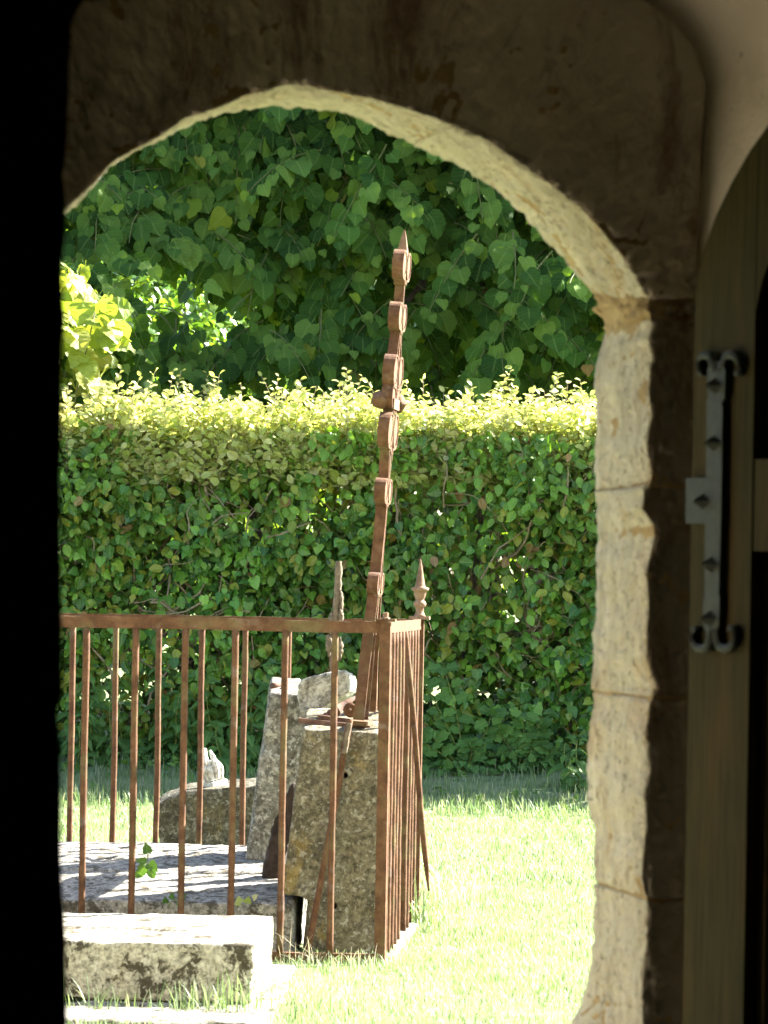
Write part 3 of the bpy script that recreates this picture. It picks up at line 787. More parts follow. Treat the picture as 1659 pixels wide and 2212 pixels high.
# cap with a nut on the near corner post, spear finial on the far one
MB().box(C0+UP*(zt+.004)-FX*.001, FX*.029, FY*.024, UP*.004).build('post_cap', M['rust'], posts[0])
MB().lathe(C0+UP*(zt+.008), UP, [(.013, 0), (.013, .004), (.0085, .005), (.0088, .018), (.006, .019)], 8).build('nut', M['rust_pale'], posts[0])
fb = cr[3]+UP*zt
MB().box(fb+UP*.005, FX*.034, FY*.03, UP*.005).build('post_cap', M['rust_pale'], posts[3])
MB().lathe(fb+UP*.010, UP, [(.022, 0), (.017, .006), (.0135, .016), (.0145, .03), (.020, .034), (.0225, .043), (.018, .051), (.013, .054), (.0165, .060), (.021, .075), (.022, .084), (.030, .088), (.0305, .095), (.019, .099), (.017, .103), (.009, .150), (.0035, .182), (.0008, .192)], 10).build('spear_finial', M['rust_pale'], posts[3], True)
fb = cr[2]+UP*zt
MB().lathe(fb, UP, [(.026, 0), (.02, .012), (.0135, .02), (.022, .045), (.014, .055), (.022, .08), (.03, .09), (.018, .1), (.009, .15), (.001, .19)], 10).build('spear_finial', M['rust_pale'], posts[2], True)

# ------------------------------------------------------------------ stones
def px_prism(name, poly, Y, dep, mat, label, cat, back_dz=0, back_dx=0, top_dz=0, group=None, **kw):
    f = [P(u, v, Y) for u, v in poly]; zm = max(p.z for p in f); zn = min(p.z for p in f)
    b = [Vector((p.x+back_dx, p.y+dep, p.z+back_dz*((p.z-zn)/(zm-zn)))) for p in f]
    o = rough_prism(name, f, b, mat, None, **kw); return tag(o, label, cat, group)
hA1, hA2 = P(745, 1675, 10.5), P(722, 1957, 10.5)
px_prism('pedestal_stone', [(655, 1575), (820, 1582), (818, 2096), (652, 2096), (664, 1941), (612, 1937), (614, 1890), (632, 1760)], 10.5, .36, M['tomb'],
         'large leaning pedestal stone with two drilled holes and yellow lichen behind the corner post', 'stone', back_dz=.055, voxel=.008, amp=.004, fine=.0012, smooth=2,
         holes=[(hA1, (0, 1, 0), .0085, .06), (hA2, (0, 1, 0), .0090, .06)], chip=.008)
px_prism('stone_slab', [(581, 1497), (645, 1500), (668, 1560), (645, 1872), (528, 1868), (531, 1850)], 11.34, .2, M['tombgrey'],
         'grey upright slab with a dark stained top leaning behind the pedestal stone', 'stone', back_dz=.05, voxel=.009, amp=.005, fine=.0015)
px_prism('stone_fragment', [(643, 1476), (652, 1465), (690, 1456), (716, 1450), (743, 1446), (755, 1456), (757, 1492), (742, 1508), (718, 1522), (694, 1537), (664, 1550), (648, 1541), (641, 1505)], 10.9, .42, M['pale'],
         'rounded broken stone lump wedged on top between the two leaning stones', 'stone', back_dz=-.02, back_dx=.022, voxel=.007, amp=.004, fine=.002, smooth=1)
px_prism('fallen_stone', [(333, 1738), (352, 1729), (395, 1712), (470, 1702), (570, 1696), (590, 1960), (358, 1960)], 12.4, .42, M['tombdark'],
         'low dark stone with a sloping top sunk in the grass behind the railing', 'stone', back_dz=.01, voxel=.009, amp=.005, fine=.002, smooth=1)
def world_box(name, x0, x1, y0, y1, zf0, zf1, zb0_, zb1_, mat, label, cat, rot=0., **kw):
    f = [Vector((x0, y0, zf1)), Vector((x1, y0, zf1)), Vector((x1, y0, zf0)), Vector((x0, y0, zf0))]
    b = [Vector((x0, y1, zb1_)), Vector((x1, y1, zb1_)), Vector((x1, y1, zb0_)), Vector((x0, y1, zb0_))]
    if rot:
        c = Vector((x1, y0, 0)); Rm = Matrix.Rotation(rot, 3, 'Z')
        f = [c+Rm@(p-c) for p in f]; b = [c+Rm@(p-c) for p in b]
    return tag(rough_prism(name, f, b, mat, None, **kw), label, cat)
bfr = P(550, 2040, 9.09); bfr0 = P(550, 2193, 9.09); bbr = P(588, 1979, 9.91)
world_box('stone_block', -1.75, bfr.x, 9.09, 9.91, .022, bfr.z, .022, bbr.z, M['block'], 'long pale stone block with black mould patches lying in front of the railing', 'stone', rot=R(-1.5), voxel=.009, amp=.004, fine=.0014)
world_box('base_slab', -1.9, -.262, 8.70, 10.12, -.05, .018, -.05, .018, M['ledger'], 'flat pale base slab under the long stone block', 'slab', rot=R(-1.5), voxel=.016, amp=.004, fine=.001)
s1 = P(634, 1953, 10.45)
world_box('ledger_slab', -1.6, s1.x, 10.45, 11.0, .0, s1.z, .0, .203, M['ledger'], 'flat grave slab with a broad front edge just inside the railing', 'slab', rot=R(-3), voxel=.010, amp=.004, fine=.0016)
world_box('ledger_slab', -1.6, -.30, 11.03, 11.74, .0, .206, .0, .243, M['ledger'], 'rough raised grave slab carrying the upright grey slab', 'slab', rot=R(-3), voxel=.011, amp=.006, fine=.002)
world_box('kerb_stone', -.022, .034, 10.28, 11.95, -.05, .007, -.05, .010, M['ledger'], 'narrow pale kerb stone under the receding side of the railing', 'kerb', rot=-A4, voxel=.007, amp=.006, fine=.002)

# carved fragment standing on the fallen stone
fp = P(466, 1704, 12.55)
fin = thing('carved_finial', 'small white carved leaf finial standing askew on the low dark stone', 'finial', loc=tuple(fp))
FT = Matrix.Rotation(R(-13), 3, 'Y') @ Matrix.Rotation(R(38), 3, 'Z')
def ft(x, y, z): return fp+FT@Vector((x, y, z))
def fbox(name, x0, x1, y0, y1, z0, z1, tap=0., mat='carved', vox=.004, amp=.002):
    f = [ft(x0, y0, z0), ft(x1, y0, z0), ft(x1-tap, y0, z1), ft(x0+tap, y0, z1)]; b = [ft(x0, y1, z0), ft(x1, y1, z0), ft(x1-tap, y1, z1), ft(x0+tap, y1, z1)]
    return rough_prism(name, f, b, M[mat], fin, voxel=vox, amp=amp, fine=.0008, smooth=1, chip=.004)
fbox('plinth', -.034, .034, -.034, .034, -.006, .028); fbox('collar', -.028, .028, -.028, .028, .030, .040)
for (lx, ly, h, w) in [(-.019, -.019, .062, .011), (.019, -.019, .068, .011), (-.019, .019, .07, .011), (.019, .019, .062, .011), (0, -.021, .10, .012), (-.021, 0, .105, .012), (.0, .018, .11, .012), (.018, 0, .085, .012)]:
    m = MB(); pts = []; rr = []
    for k in range(9):
        t = k/8; o = .010*math.sin(t*math.pi*1.1)+.006*t*t; s_ = math.hypot(lx, ly)
        pts.append(ft(lx*(1-.45*t)+lx/s_*o, ly*(1-.45*t)+ly/s_*o, .038+h*t)); rr.append(w*(.55+.55*math.sin(t*2.4+.5))*(1-.3*t))
    m.tube(pts, rr, 7, .003).build('carved_leaf', M['carved'], fin)

# rotten board in the gap
px_prism('rotten_board', [(637, 1690), (633, 1770), (612, 1880), (596, 1912), (590, 1922), (578, 1918), (572, 1926), (566, 1922), (569, 1868), (584, 1800), (606, 1735)], 10.93, .05, M['rot'],
         'black rotten board leaning in the gap between pedestal and grey slab', 'board', voxel=.006, amp=.009, fine=.004, smooth=1, chip=.02)

# ------------------------------------------------------------------ scrolled iron standard on the pedestal
IY = 10.68
b0 = P(787, 1556, IY); t0 = P(874, 497, IY)
IU = (t0-b0).normalized(); HT = (t0-b0).length; AL = R(7.5)
IP = Vector((-math.sin(AL), -math.cos(AL), 0)); IW = IP.cross(IU).normalized(); IW = -IW if IW.x < 0 else IW
std = thing('scrolled_standard', 'tall leaning wrought iron standard with rolled scrolls and a spear tip', 'ironwork', loc=tuple(b0))
def I(p, h, w=0.): return b0+IP*p+IU*h+IW*w
def hv(v): return (1556-v)/(1556-497)*HT
SWD = .031
m = MB(); hs = [0, hv(1500), hv(1350), hv(1100), hv(900), hv(700), hv(560)]
m.strip([I(0, h) for h in hs], IW, [.022, .026, .029, .030, .030, .030, .028], [.012]*7).build('spine', M['rust'], std)
def bowed(name, pts, wid=SWD, th=.006, w=0.):
    pts = np.array(pts); n = 30; t = np.linspace(0, 1, len(pts)); tt = np.linspace(0, 1, n)
    a = np.interp(tt, t, pts[:, 0]); b = np.interp(tt, t, pts[:, 1])
    for _ in range(4): a[1:-1] = (a[:-2]+2*a[1:-1]+a[2:])/4; b[1:-1] = (b[:-2]+2*b[1:-1]+b[2:])/4
    return MB().strip([I(p, h, w+.001*noise.noise(Vector((h*9, 0, p)))) for p, h in zip(a, b)], IW, wid, th).build(name, M['rust'], std)
# legs that spread below and gather at the collar
bowed('leg', [(.135, hv(1552)), (.12, hv(1500)), (.085, hv(1400)), (.045, hv(1300)), (.018, hv(1200)), (.012, hv(1090))], .033)
bowed('leg', [(-.135, hv(1540)), (-.12, hv(1500)), (-.085, hv(1400)), (-.045, hv(1300)), (-.018, hv(1200)), (-.012, hv(1090))], .030)
for s in (1, -1):
    bowed('side_bar', [(s*.012, hv(1090)), (s*.012, hv(1030)), (s*.035, hv(985)), (s*.05, hv(940)), (s*.035, hv(885)), (s*.02, hv(860)), (s*.05, hv(815)), (s*.055, hv(780)), (s*.03, hv(740)), (s*.012, hv(705))], .030)
def scroll(vtop, vbot, s, r_out=None, wid=SWD, w=0.):
    """a rolled end: rises from the bar, swings out and curls over into itself"""
    hc = (hv(vtop)+hv(vbot))/2; r = (hv(vtop)-hv(vbot))/2; pc = s*(r*.9+.012)
    pts = [(s*.010, hc-r*2.2), (s*.012, hc-r*1.5)]
    path = []
    for k in range(30):
        t = k/29; ang = -math.pi*.5+t*math.pi*2.1; rad = r*(1-.12*t)
        path.append((pc+s*rad*math.cos(ang), hc+rad*math.sin(ang)))
    allp = [(s*.010, hc-r*1.35), (s*(.012+r*.35), hc-r*1.02)]+path
    sc_ = MB().strip([I(p, h, w) for p, h in allp], IW, wid, .006)
    n_ = 16; V = [I(pc+s*r*.80*math.cos(2*math.pi*k/n_), hc+r*.80*math.sin(2*math.pi*k/n_), w+q_*wid*.44) for q_ in (-1, 1) for k in range(n_)]
    sc_.add(V, [tuple(range(n_-1, -1, -1)), tuple(range(n_, 2*n_))]+[(k, (k+1) % n_, n_+(k+1) % n_, n_+k) for k in range(n_)])
    return sc_.build('scroll', M['rust'], std)
for vt, vb, wd in [(543, 604, .034), (655, 712, .034), (768, 838, .036), (824, 884, .034), (892, 968, .034), (1034, 1086, .034), (1237, 1282, .033)]:
    for s in (1, -1): scroll(vt, vb, s, wid=wd)
c = I(0, hv(873)); MB().box(c, IW*.0205, IP*.062, IU*.0155).build('collar', M['rust_pale'], std)
for s in (1, -1):
    m = MB(); ce = I(s*.085, hv(868), -.021 if s > 0 else .012); 
    V = []; nu, nvv = 12, 8
    for i in range(nvv+1):
        for j in range(nu):
            th_, ph = math.pi*i/nvv, 2*math.pi*j/nu
            r = .0245*(1+.16*math.cos(ph*4)*math.sin(th_)+.10*math.cos(th_*5)); V.append(ce+(IP*math.sin(th_)*math.cos(ph)+IU*math.sin(th_)*math.sin(ph)+IW*math.cos(th_))*r)
    m.add(V, [(i*nu+j, i*nu+(j+1) % nu, (i+1)*nu+(j+1) % nu, (i+1)*nu+j) for i in range(nvv) for j in range(nu)]); m.build('rosette', M['rust'], std, True)
m = MB(); hb = hv(552)
V = []
for h, w, t in [(hb, .026, .022), (hb+.012, .030, .026), (hv(530), .023, .02), (hv(512), .013, .012), (HT, .0035, .003)]:
    V += [I(t/2, h, w/2), I(t/2, h, -w/2), I(-t/2, h, -w/2), I(-t/2, h, w/2)]
m.add(V, [(i*4+k, i*4+(k+1) % 4, (i+1)*4+(k+1) % 4, (i+1)*4+k) for i in range(4) for k in range(4)]+[(3, 2, 1, 0), (16, 17, 18, 19)]); m.build('spear_tip', M['rust_pale'], std)
m = MB(); m.box(I(0, -.004), IW*.028, IP*.15, IU*.006); m.build('foot_plate', M['rust'], std)

# loose pieces of iron on and against the stones
def rod(name, pts, r, mat, label, cat, seg=18, wob=.002, sides=9, taper=None):
    pts = [Vector(p) for p in pts]; n = len(pts); out = []; rr = []
    for i in range(seg+1):
        t = i/seg*(n-1); k = min(int(t), n-2); out.append(pts[k].lerp(pts[k+1], t-k)); rr.append(r*(1+.15*noise.noise(Vector((i*.7, r*100, 3))))*(taper(i/seg) if taper else 1))
    o = MB().tube(out, rr, sides, wob).build(name, M[mat], None, True); return tag(o, label, cat)
rod('bent_rod', [P(665, 2058, 10.42), P(690, 1920, 10.44), P(718, 1770, 10.47), P(735, 1680, 10.478), P(742, 1630, 10.475), P(750, 1585, 10.47), P(756, 1553, 10.47)], .0098, 'rust',
    'broken bent iron rod leaning on the pedestal stone behind the bars', 'rod', 26)
tip = rod('ivy_stump', [P(744, 1628, 10.458), P(750, 1592, 10.452), P(755, 1562, 10.452)], .0075, 'deadivy', 'yellowish dead stem end clinging to the bent rod', 'stem', 10, .004)
def flat_piece(name, a, b, w, h, mat, label):
    a, b = Vector(a), Vector(b); d = (b-a); s_ = d.cross(UP).normalized()
    return tag(MB().box((a+b)/2, d/2, s_*w/2, UP*h/2).build(name, M[mat]), label, 'iron bar')
flat_piece('flat_bar', P(646, 1556, 10.60), P(800, 1573, 10.58), .02, .015, 'rust_dark', 'longer flat rusted bar lying along the front of the pedestal top')
flat_piece('flat_bar', P(688, 1549, 10.66), P(766, 1559, 10.64), .02, .014, 'rust_dark', 'shorter flat rusted bar lying behind the longer one on the pedestal top')
pa, pb = P(720, 1538, 10.70), P(768, 1506, 10.74); dv = (pb-pa).normalized()
sp = thing('fallen_spear_finial', 'fallen dark iron spear finial resting against the standard', 'finial', loc=tuple(pa))
MB().lathe(pa, dv, [(.004, -.022), (.012, -.018), (.015, -.008), (.010, 0), (.009, .006), (.02, .008), (.02, .013), (.0145, .016), (.012, .05), (.002, .105)], 9).build('spear', M['rust_dark'], sp, True)
m = MB().lathe(pa-dv*.02, dv, [(.004, -.02), (.013, -.014), (.014, -.004), (.005, .002)], 8); m.build('knob', M['rust_dark'], sp, True)
dc = P(757, 1534, 10.64)
dd = thing('iron_disc', 'round rusty disc with a centre pin on the pedestal top', 'disc', loc=tuple(dc))
MB().lathe(dc, Vector((-.1, -1, .1)), [(.0205, -.02), (.0225, -.01), (.0225, .004), (.018, .008), (.006, .009)], 14).build('disc', M['rust'], dd)
MB().lathe(dc, Vector((-.1, -1, .1)), [(.005, .0), (.0048, .016), (.002, .018)], 8).build('pin', M['rust_pale'], dd)
for (u0, v0, u1, v1, r, lb) in [(588, 1482, 640, 1476, .010, 'upper rusty tube end lying on the grey slab'), (612, 1489, 650, 1492, .012, 'lower rusty tube end lying on the grey slab')]:
    rod('rusty_tube', [P(u0, v0, 11.40), P(u1, v1, 11.5)], r, 'rust_dark', lb, 'tube', 6)
# dead ivy stem standing up behind the front rail
st = thing('dead_ivy_stem', 'upright dead ivy stem with shaggy lumps standing behind the top rail', 'stem', loc=tuple(P(722, 1462, 10.95)))
pts = [P(720, 1470, 10.95), P(721, 1400, 10.93), P(724, 1345, 10.9), P(727, 1300, 10.9), P(731, 1250, 10.9), P(732, 1212, 10.9)]
fine_pts = [pts[min(int(t), 4)].lerp(pts[min(int(t), 4)+1], t-min(int(t), 4)) for t in np.linspace(0, 5, 30)]
MB().tube(fine_pts, [.0105+.0025*noise.noise(Vector((i*.9, 4, 4))) for i in range(30)], 9, .004).build('stem', M['deadivy'], st, True)
for (u, v, ru, rv) in [(717, 1345, 7, 30), (735, 1335, 6, 28), (712, 1392, 7, 26), (737, 1300, 4, 26), (733, 1400, 7, 24)]:
    c = P(u, v, 10.9); m = MB(); V = []; nu, nvv = 14, 14
    for i in range(nvv+1):
        for j in range(nu):
            th_, ph = math.pi*i/nvv, 2*math.pi*j/nu; q_ = Vector((ru/F*10.9*1.2*math.sin(th_)*math.cos(ph), .012*math.sin(th_)*math.sin(ph), rv/F*10.9*.8*math.cos(th_)))
            V.append(c+q_*(1+.5*noise.noise((c+q_)*120)+.25*noise.noise((c+q_)*300)))
    m.add(V, [(i*nu+j, i*nu+(j+1) % nu, (i+1)*nu+(j+1) % nu, (i+1)*nu+j) for i in range(nvv) for j in range(nu)]); m.build('ivy_lump', M['deadivy'], st, True)

# ================================================================== PLANTS
def tri_tube_mesh(paths, radii, sides=5):
    mb_ = MB()
    for p, r in zip(paths, radii): mb_.tube(p, r, sides, cap=False)
    return mb_
# ------------------------------------------------------------------ lime tree hanging over the hedge
tree = thing('lime_tree', 'lime tree with large heart shaped leaves hanging over the hedge', 'tree', loc=(1.25, 24.4, .3))
mb = MB()
mb.tube([(1.25, 24.4, .2), (1.22, 24.35, 1.2), (1.15, 24.3, 2.6), (1.1, 24.2, 4.2), (1.0, 24.1, 6.0)], [.30, .24, .21, .17, .09], 12, .02).build('trunk', M['bark'], tree, True)
limbs = [[(1.15, 23.1, 2.6), (.5, 22.4, 3.5), (-.3, 21.6, 4.1), (-1.2, 21.0, 4.2), (-2.1, 20.6, 3.9)], [(1.12, 23.0, 3.4), (1.5, 22.2, 4.0), (1.7, 21.2, 4.3), (1.75, 20.6, 4.0)],
         [(1.1, 23.0, 3.9), (.4, 22.0, 4.8), (-.4, 21.3, 5.1), (-1.5, 21.0, 5.1)], [(1.12, 23.0, 2.9), (.7, 22.2, 3.1), (.25, 21.3, 3.1), (0, 20.7, 2.8)], [(1.1, 23, 4.2), (2.2, 22.3, 4.9), (3.0, 21.6, 4.8)]]
limbs = [[(a, b+1.2, c) for a, b, c in l] for l in limbs]
for l in limbs: MB().tube(l, np.linspace(.08, .02, len(l)), 8, .006).build('limb', M['bark'], tree, True)
def crown_bottom(x):
    return float(np.interp(x, [-3.4, -1.85, -1.45, -1.05, -.75, -.45, .2, 1.0, 1.6, 3.2], [2.1, 2.05, 2.0, 2.05, 2.02, 1.98, 1.95, 1.92, 1.95, 2.0]))
def in_gap(x, z):
    """openings at the left where the sunny shrubs beyond show through"""
    u = CU+x/21.4*F; v = CV-(z-EYE)/21.4*F
    g1 = ((u-335)/190)**2+((v-630)/80)**2 < 1
    g2 = ((u-225)/110)**2+((v-740)/95)**2 < 1
    g3 = ((u-520)/55)**2+((v-635)/32)**2 < 1
    return g1 or g2 or g3
bpos, btip, bnor, bsize, twp, twr = [], [], [], [], [], []
nb = 0
tries = 0
while nb < 1320 and tries < 7000:
    tries += 1
    x = random.uniform(-3.3, 4.6); z = random.uniform(1.9, 6.3)
    lay = random.random()
    yfront = 21.2+(.35 if x > .3 else .48)*max(0, z-2.8)+.25*math.sin(x*1.9+z)+.12*math.sin(z*5+x*3)
    thick = float(np.interp(x, [-3.3, -1.6, -.6, .5], [.35, .45, 1.5, 2.2]))
    y = yfront+(lay**1.6)*thick
    spray = nb >= 1290
    if spray: x, y, z = random.uniform(-2.0, -1.6), random.uniform(19.75, 20.1), random.uniform(1.95, 2.8)
    if z < crown_bottom(x)+.1 and not spray: continue
    # a branchlet: starts inside and above, comes forward and droops
    L = random.uniform(.45, .8); side = random.uniform(-.55, .55)
    d0 = Vector((side, -random.uniform(.35, .8), random.uniform(-.55, .1))).normalized()
    p = Vector((x, y+.25, z+.25)); path = [p.copy()]; d = d0.copy(); nl = int(L/.052)
    for k in range(nl):
        d = (d+Vector((random.gauss(0, .05), random.gauss(0, .05), -.055))).normalized(); p = p+d*(L/nl); path.append(p.copy())
        if not spray and (p.z < crown_bottom(p.x) or in_gap(p.x, p.z)): 
            if random.random() < .93: continue
        s_ = (1 if k % 2 else -1)
        sidev = d.cross(UP).normalized()*s_
        t = (sidev*random.uniform(.35, .9)+Vector((0, -.35, -.85))+d*.5)
        base = p+sidev*random.uniform(.02, .05)+t.normalized()*.035
        bpos.append(base); btip.append(t+Vector((random.gauss(0, .25), random.gauss(0, .2), random.gauss(0, .2))))
        bnor.append(Vector((random.gauss(0, .5)+sidev.x*.25, -.8, .6+random.gauss(0, .5))))
        bsize.append(random.choice((random.uniform(.10, .135), random.uniform(.125, .155), random.uniform(.07, .11))) if k < nl-2 else random.uniform(.05, .08))
    if len(path) > 3 and not in_gap(path[-1].x, path[-1].z): twp.append(path[::2]+[path[-1]]); twr.append(list(np.linspace(.006, .002, len(path[::2])+1)))
    nb += 1
pos = np.array(bpos); rot = frames(np.array(btip), np.array(bnor)); size = np.array(bsize); n = len(pos); rnd = RNG.random(n)
# foremost leaves in view become objects of their own
u_ = CU+pos[:, 0]/pos[:, 1]*F; v_ = CV-(pos[:, 2]-EYE)/pos[:, 1]*F
vis = (u_ > 130) & (u_ < 1320) & (v_ > 220) & (v_ < 860)
order = np.argsort(np.where(vis, pos[:, 1]-size*4, 1e3))[:300]; rest = np.setdiff1d(np.arange(n), order)
for i in order: leaf_object(L_LIME if i % 3 else L_LIME2, 'lime%d' % bool(i % 3), M['lime'], pos[i], rot[i], size[i], tree)
r1 = rest[rest % 3 != 0]; r2 = rest[rest % 3 == 0]
V, T, A = join([scatter(L_LIME, pos[r1], rot[r1], size[r1], rnd[r1]), scatter(L_LIME2, pos[r2], rot[r2], size[r2], rnd[r2])])
tag(mk_np('crown', V, T, M['lime'], A, tree), kind='stuff')
V = np.array(V)
tag(tri_tube_mesh(twp, twr, 5).build('twigs', M['lime_twig'], tree), kind='stuff')
print('lime leaves', n)
# upper and rear crown, seen only as shade and depth
k = 26000
px = np.c_[RNG.uniform(-2.4, 5.4, k), RNG.uniform(21.8, 26.8, k), RNG.uniform(2.0, 8.0, k)]
keep = (((px[:, 0]-1.5)/3.8)**2+((px[:, 1]-24.3)/2.3)**2+((px[:, 2]-4.8)/2.9)**2 < 1) & (px[:, 1] > 21.9+.35*(px[:, 2]-2.8))
keep &= ~np.array([in_gap(a, c_) for a, b__, c_ in px]); px = px[keep]; k = len(px)
V, T, A = scatter(L_HEART, px, frames(jit(k, .6)+[0, -.2, -.8], jit(k, .6)+[0, -.4, .7]), RNG.uniform(.12, .18, k), RNG.random(k)*.9)
tag(mk_np('rear_crown', V, T, M['lime'], A, tree), kind='stuff')

# ------------------------------------------------------------------ yellow-green sapling added at the hedge end, sunlight put into its leaf colour
lit_bough = thing('sunlit_lime_bough', 'yellow green sapling added with sunlight coloured into its broad lime leaves beside the dark pier', 'bough', loc=(-1.95, 19.6, .2))
for k in range(5):
    a = Vector((-1.95+.03*k, 19.6, .18)); e = P(random.uniform(110, 235), random.uniform(575, 760), random.uniform(19.4, 19.7))
    MB().tube([a, a.lerp(e, .35)+Vector((-.08, .05, .1)), a.lerp(e, .7)+Vector((-.05, 0, .08)), e], [.012, .009, .006, .003], 6).build('stem', M['lime_twig'], lit_bough, True)
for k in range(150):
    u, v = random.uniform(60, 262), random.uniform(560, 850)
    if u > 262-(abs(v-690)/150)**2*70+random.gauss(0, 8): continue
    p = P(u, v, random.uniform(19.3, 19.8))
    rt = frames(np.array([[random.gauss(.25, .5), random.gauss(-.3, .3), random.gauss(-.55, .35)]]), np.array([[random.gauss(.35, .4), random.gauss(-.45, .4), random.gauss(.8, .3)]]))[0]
    leaf_object(L_LIME if k % 2 else L_LIME2, 'lit_bough%d' % (k % 2), M['lime_sunlit'], p, rt, random.uniform(.08, .15), lit_bough)

# ------------------------------------------------------------------ hedge
HY = 19.0; HX0, HX1 = -4.2, 4.2; HTOP = 1.98
hedge = thing('clipped_hedge', 'clipped hornbeam hedge overgrown with ivy and topped by sunlit young shoots', 'hedge', loc=(0, HY+.4, .15))
def face_y(x, z): return HY+.07*np.sin(x*2.3+z*1.7)+.05*np.sin(x*5.1-z*3.3)+.035*np.sin(z*9+x*2)+.05*np.sin(x*11+z*4)*np.sin(z*13-x*5)+.16*np.clip(z-1.6, 0, 1)
nH = 37000
hx = RNG.uniform(HX0, HX1, nH); hx[:26500] = RNG.uniform(-2.1, 2.1, 26500)
hz = RNG.uniform(.18, HTOP, nH)
dep = np.abs(RNG.exponential(.19, nH)); dep[::3] = RNG.uniform(.25, .9, len(dep[::3])); dep = np.minimum(dep, .9)
thin = np.array([noise.noise(Vector((x*1.6, 3.3, z*1.9)))+.5*noise.noise(Vector((x*4.5, 8, z*5))) for x, z in zip(hx, hz)])
keep = (thin > -.22) | (RNG.random(nH) < .30)
low = (hz > .30) | (RNG.random(nH) < .8)
keep &= low
hx, hz, dep, thin = hx[keep], hz[keep], dep[keep], thin[keep]; nH = len(hx)
hp = np.c_[hx, face_y(hx, hz)+dep, hz]
ivyf = np.array([noise.noise(Vector((x*.9+4, 1.7, z*1.1))) for x, z in zip(hx, hz)])+.25*(hx/2)+RNG.normal(0, .28, nH)
typ = np.where(ivyf > .12, 1, 0)
tipd = np.c_[RNG.normal(0, .6, nH), -.35+RNG.normal(0, .4, nH), -.65+RNG.normal(0, .5, nH)]
nord = np.c_[RNG.normal(0, .55, nH), -.75+RNG.normal(0, .4, nH), .55+RNG.normal(0, .5, nH)]
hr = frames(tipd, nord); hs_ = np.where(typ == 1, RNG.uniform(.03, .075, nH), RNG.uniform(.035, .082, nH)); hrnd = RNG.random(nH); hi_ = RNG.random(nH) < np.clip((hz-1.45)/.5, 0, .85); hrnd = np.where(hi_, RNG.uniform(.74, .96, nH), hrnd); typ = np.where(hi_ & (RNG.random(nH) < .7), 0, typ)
u_ = CU+hp[:, 0]/hp[:, 1]*F; v_ = CV-(hp[:, 2]-EYE)/hp[:, 1]*F
vis = (u_ > 140) & (u_ < 1280) & (v_ > 950) & (v_ < 1640)
order = np.argsort(np.where(vis, dep-hs_*2.2+RNG.random(nH)*.03, 1e3))[:300]; rest = np.setdiff1d(np.arange(nH), order)
for i in order:
    if typ[i]: leaf_object(L_IVY if i % 2 else L_HEART, 'ivy%d' % (i % 2), M['ivy'], hp[i], hr[i], hs_[i], hedge, 'ivy_leaf')
    else: leaf_object(L_OVAL, 'oval', M['hedge'], hp[i], hr[i], hs_[i], hedge, 'hornbeam_leaf')
a = rest[(typ[rest] == 1) & (rest % 2 == 1)]; b = rest[(typ[rest] == 1) & (rest % 2 == 0)]; c = rest[typ[rest] == 0]
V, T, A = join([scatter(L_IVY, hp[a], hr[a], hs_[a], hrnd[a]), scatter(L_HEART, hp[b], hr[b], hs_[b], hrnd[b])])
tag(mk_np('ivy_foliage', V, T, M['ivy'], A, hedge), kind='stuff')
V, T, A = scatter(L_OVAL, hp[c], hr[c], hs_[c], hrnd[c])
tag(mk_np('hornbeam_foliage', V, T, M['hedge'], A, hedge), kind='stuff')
# branches inside
bp, brr = [], []
for i in range(1100):
    x = random.uniform(-2.6, 2.6); z = random.uniform(.12, 1.6); y = float(face_y(x, z))+(random.uniform(.03, .3) if i < 330 else random.uniform(.2, .8))
    p = Vector((x, y, z)); d = Vector((random.gauss(0, .7), random.gauss(-.1, .3), random.gauss(.5, .5))).normalized(); path = [p.copy()]
    for k in range(7):
        d = (d+Vector((random.gauss(0, .28), random.gauss(0, .18), random.gauss(0, .28)))).normalized(); p = p+d*random.uniform(.04, .09)
        p.y = max(p.y, float(face_y(p.x, p.z))+.012); path.append(p.copy())
    bp.append(path); r0 = random.choice((.003, .004, .006, .010)); brr.append(list(np.linspace(r0, r0*.4, len(path))))
tag(tri_tube_mesh(bp, brr, 5).build('twigs', M['twig'], hedge), kind='stuff')
for i in range(15):
    x = -3.6+i*.5+random.uniform(-.1, .1); y = HY+.38+random.uniform(-.08, .08)
    MB().tube([(x, y, .1), (x+random.gauss(0, .05), y, .7), (x+random.gauss(0, .12), y, 1.3), (x+random.gauss(0, .2), y, 1.9)], [.035, .028, .018, .008], 7, .004).build('stem', M['bark'], hedge, True)
# young shoots standing above, through which the sun comes
sp_, sr_, lp, lt, ln, ls = [], [], [], [], [], []
for i in range(6000):
    x = random.uniform(HX0, HX1) if i % 3 == 0 else random.uniform(-2.1, 2.1)
    y = HY+.06+random.random()**1.3*.84
    tall = noise.noise(Vector((x*1.9, 5, 2)))*.07
    z = HTOP-.20+random.uniform(-.14, .18); L = random.uniform(.08, .26)*(1 if random.random() < .85 else 1.6)+tall
    if x < -1.0: L *= .9
    L = max(L, .06)
    p = Vector((x, y, z)); d = Vector((random.gauss(0, .22), random.gauss(-.05, .25), 1)).normalized(); path = [p.copy()]; nl = max(3, int(L/.024))
    for k in range(nl):
        d = (d+Vector((random.gauss(0, .08), random.gauss(0, .08), .03))).normalized(); p = p+d*(L/nl); path.append(p.copy())
        s_ = 1 if k % 2 else -1; sv = Vector((s_*random.uniform(.4, 1), random.gauss(0, .6), .45+random.gauss(0, .3)))
        lp.append(p.copy()); lt.append(sv); ln.append(Vector((random.gauss(0, .6), -.4+random.gauss(0, .5), .7+random.gauss(0, .3)))); ls.append(random.uniform(.036, .078)*(1-.45*k/nl))
    sp_.append(path[::2]+[path[-1]]); sr_.append([.0014]*(len(path[::2])+1))
lp = np.array(lp); k = len(lp)
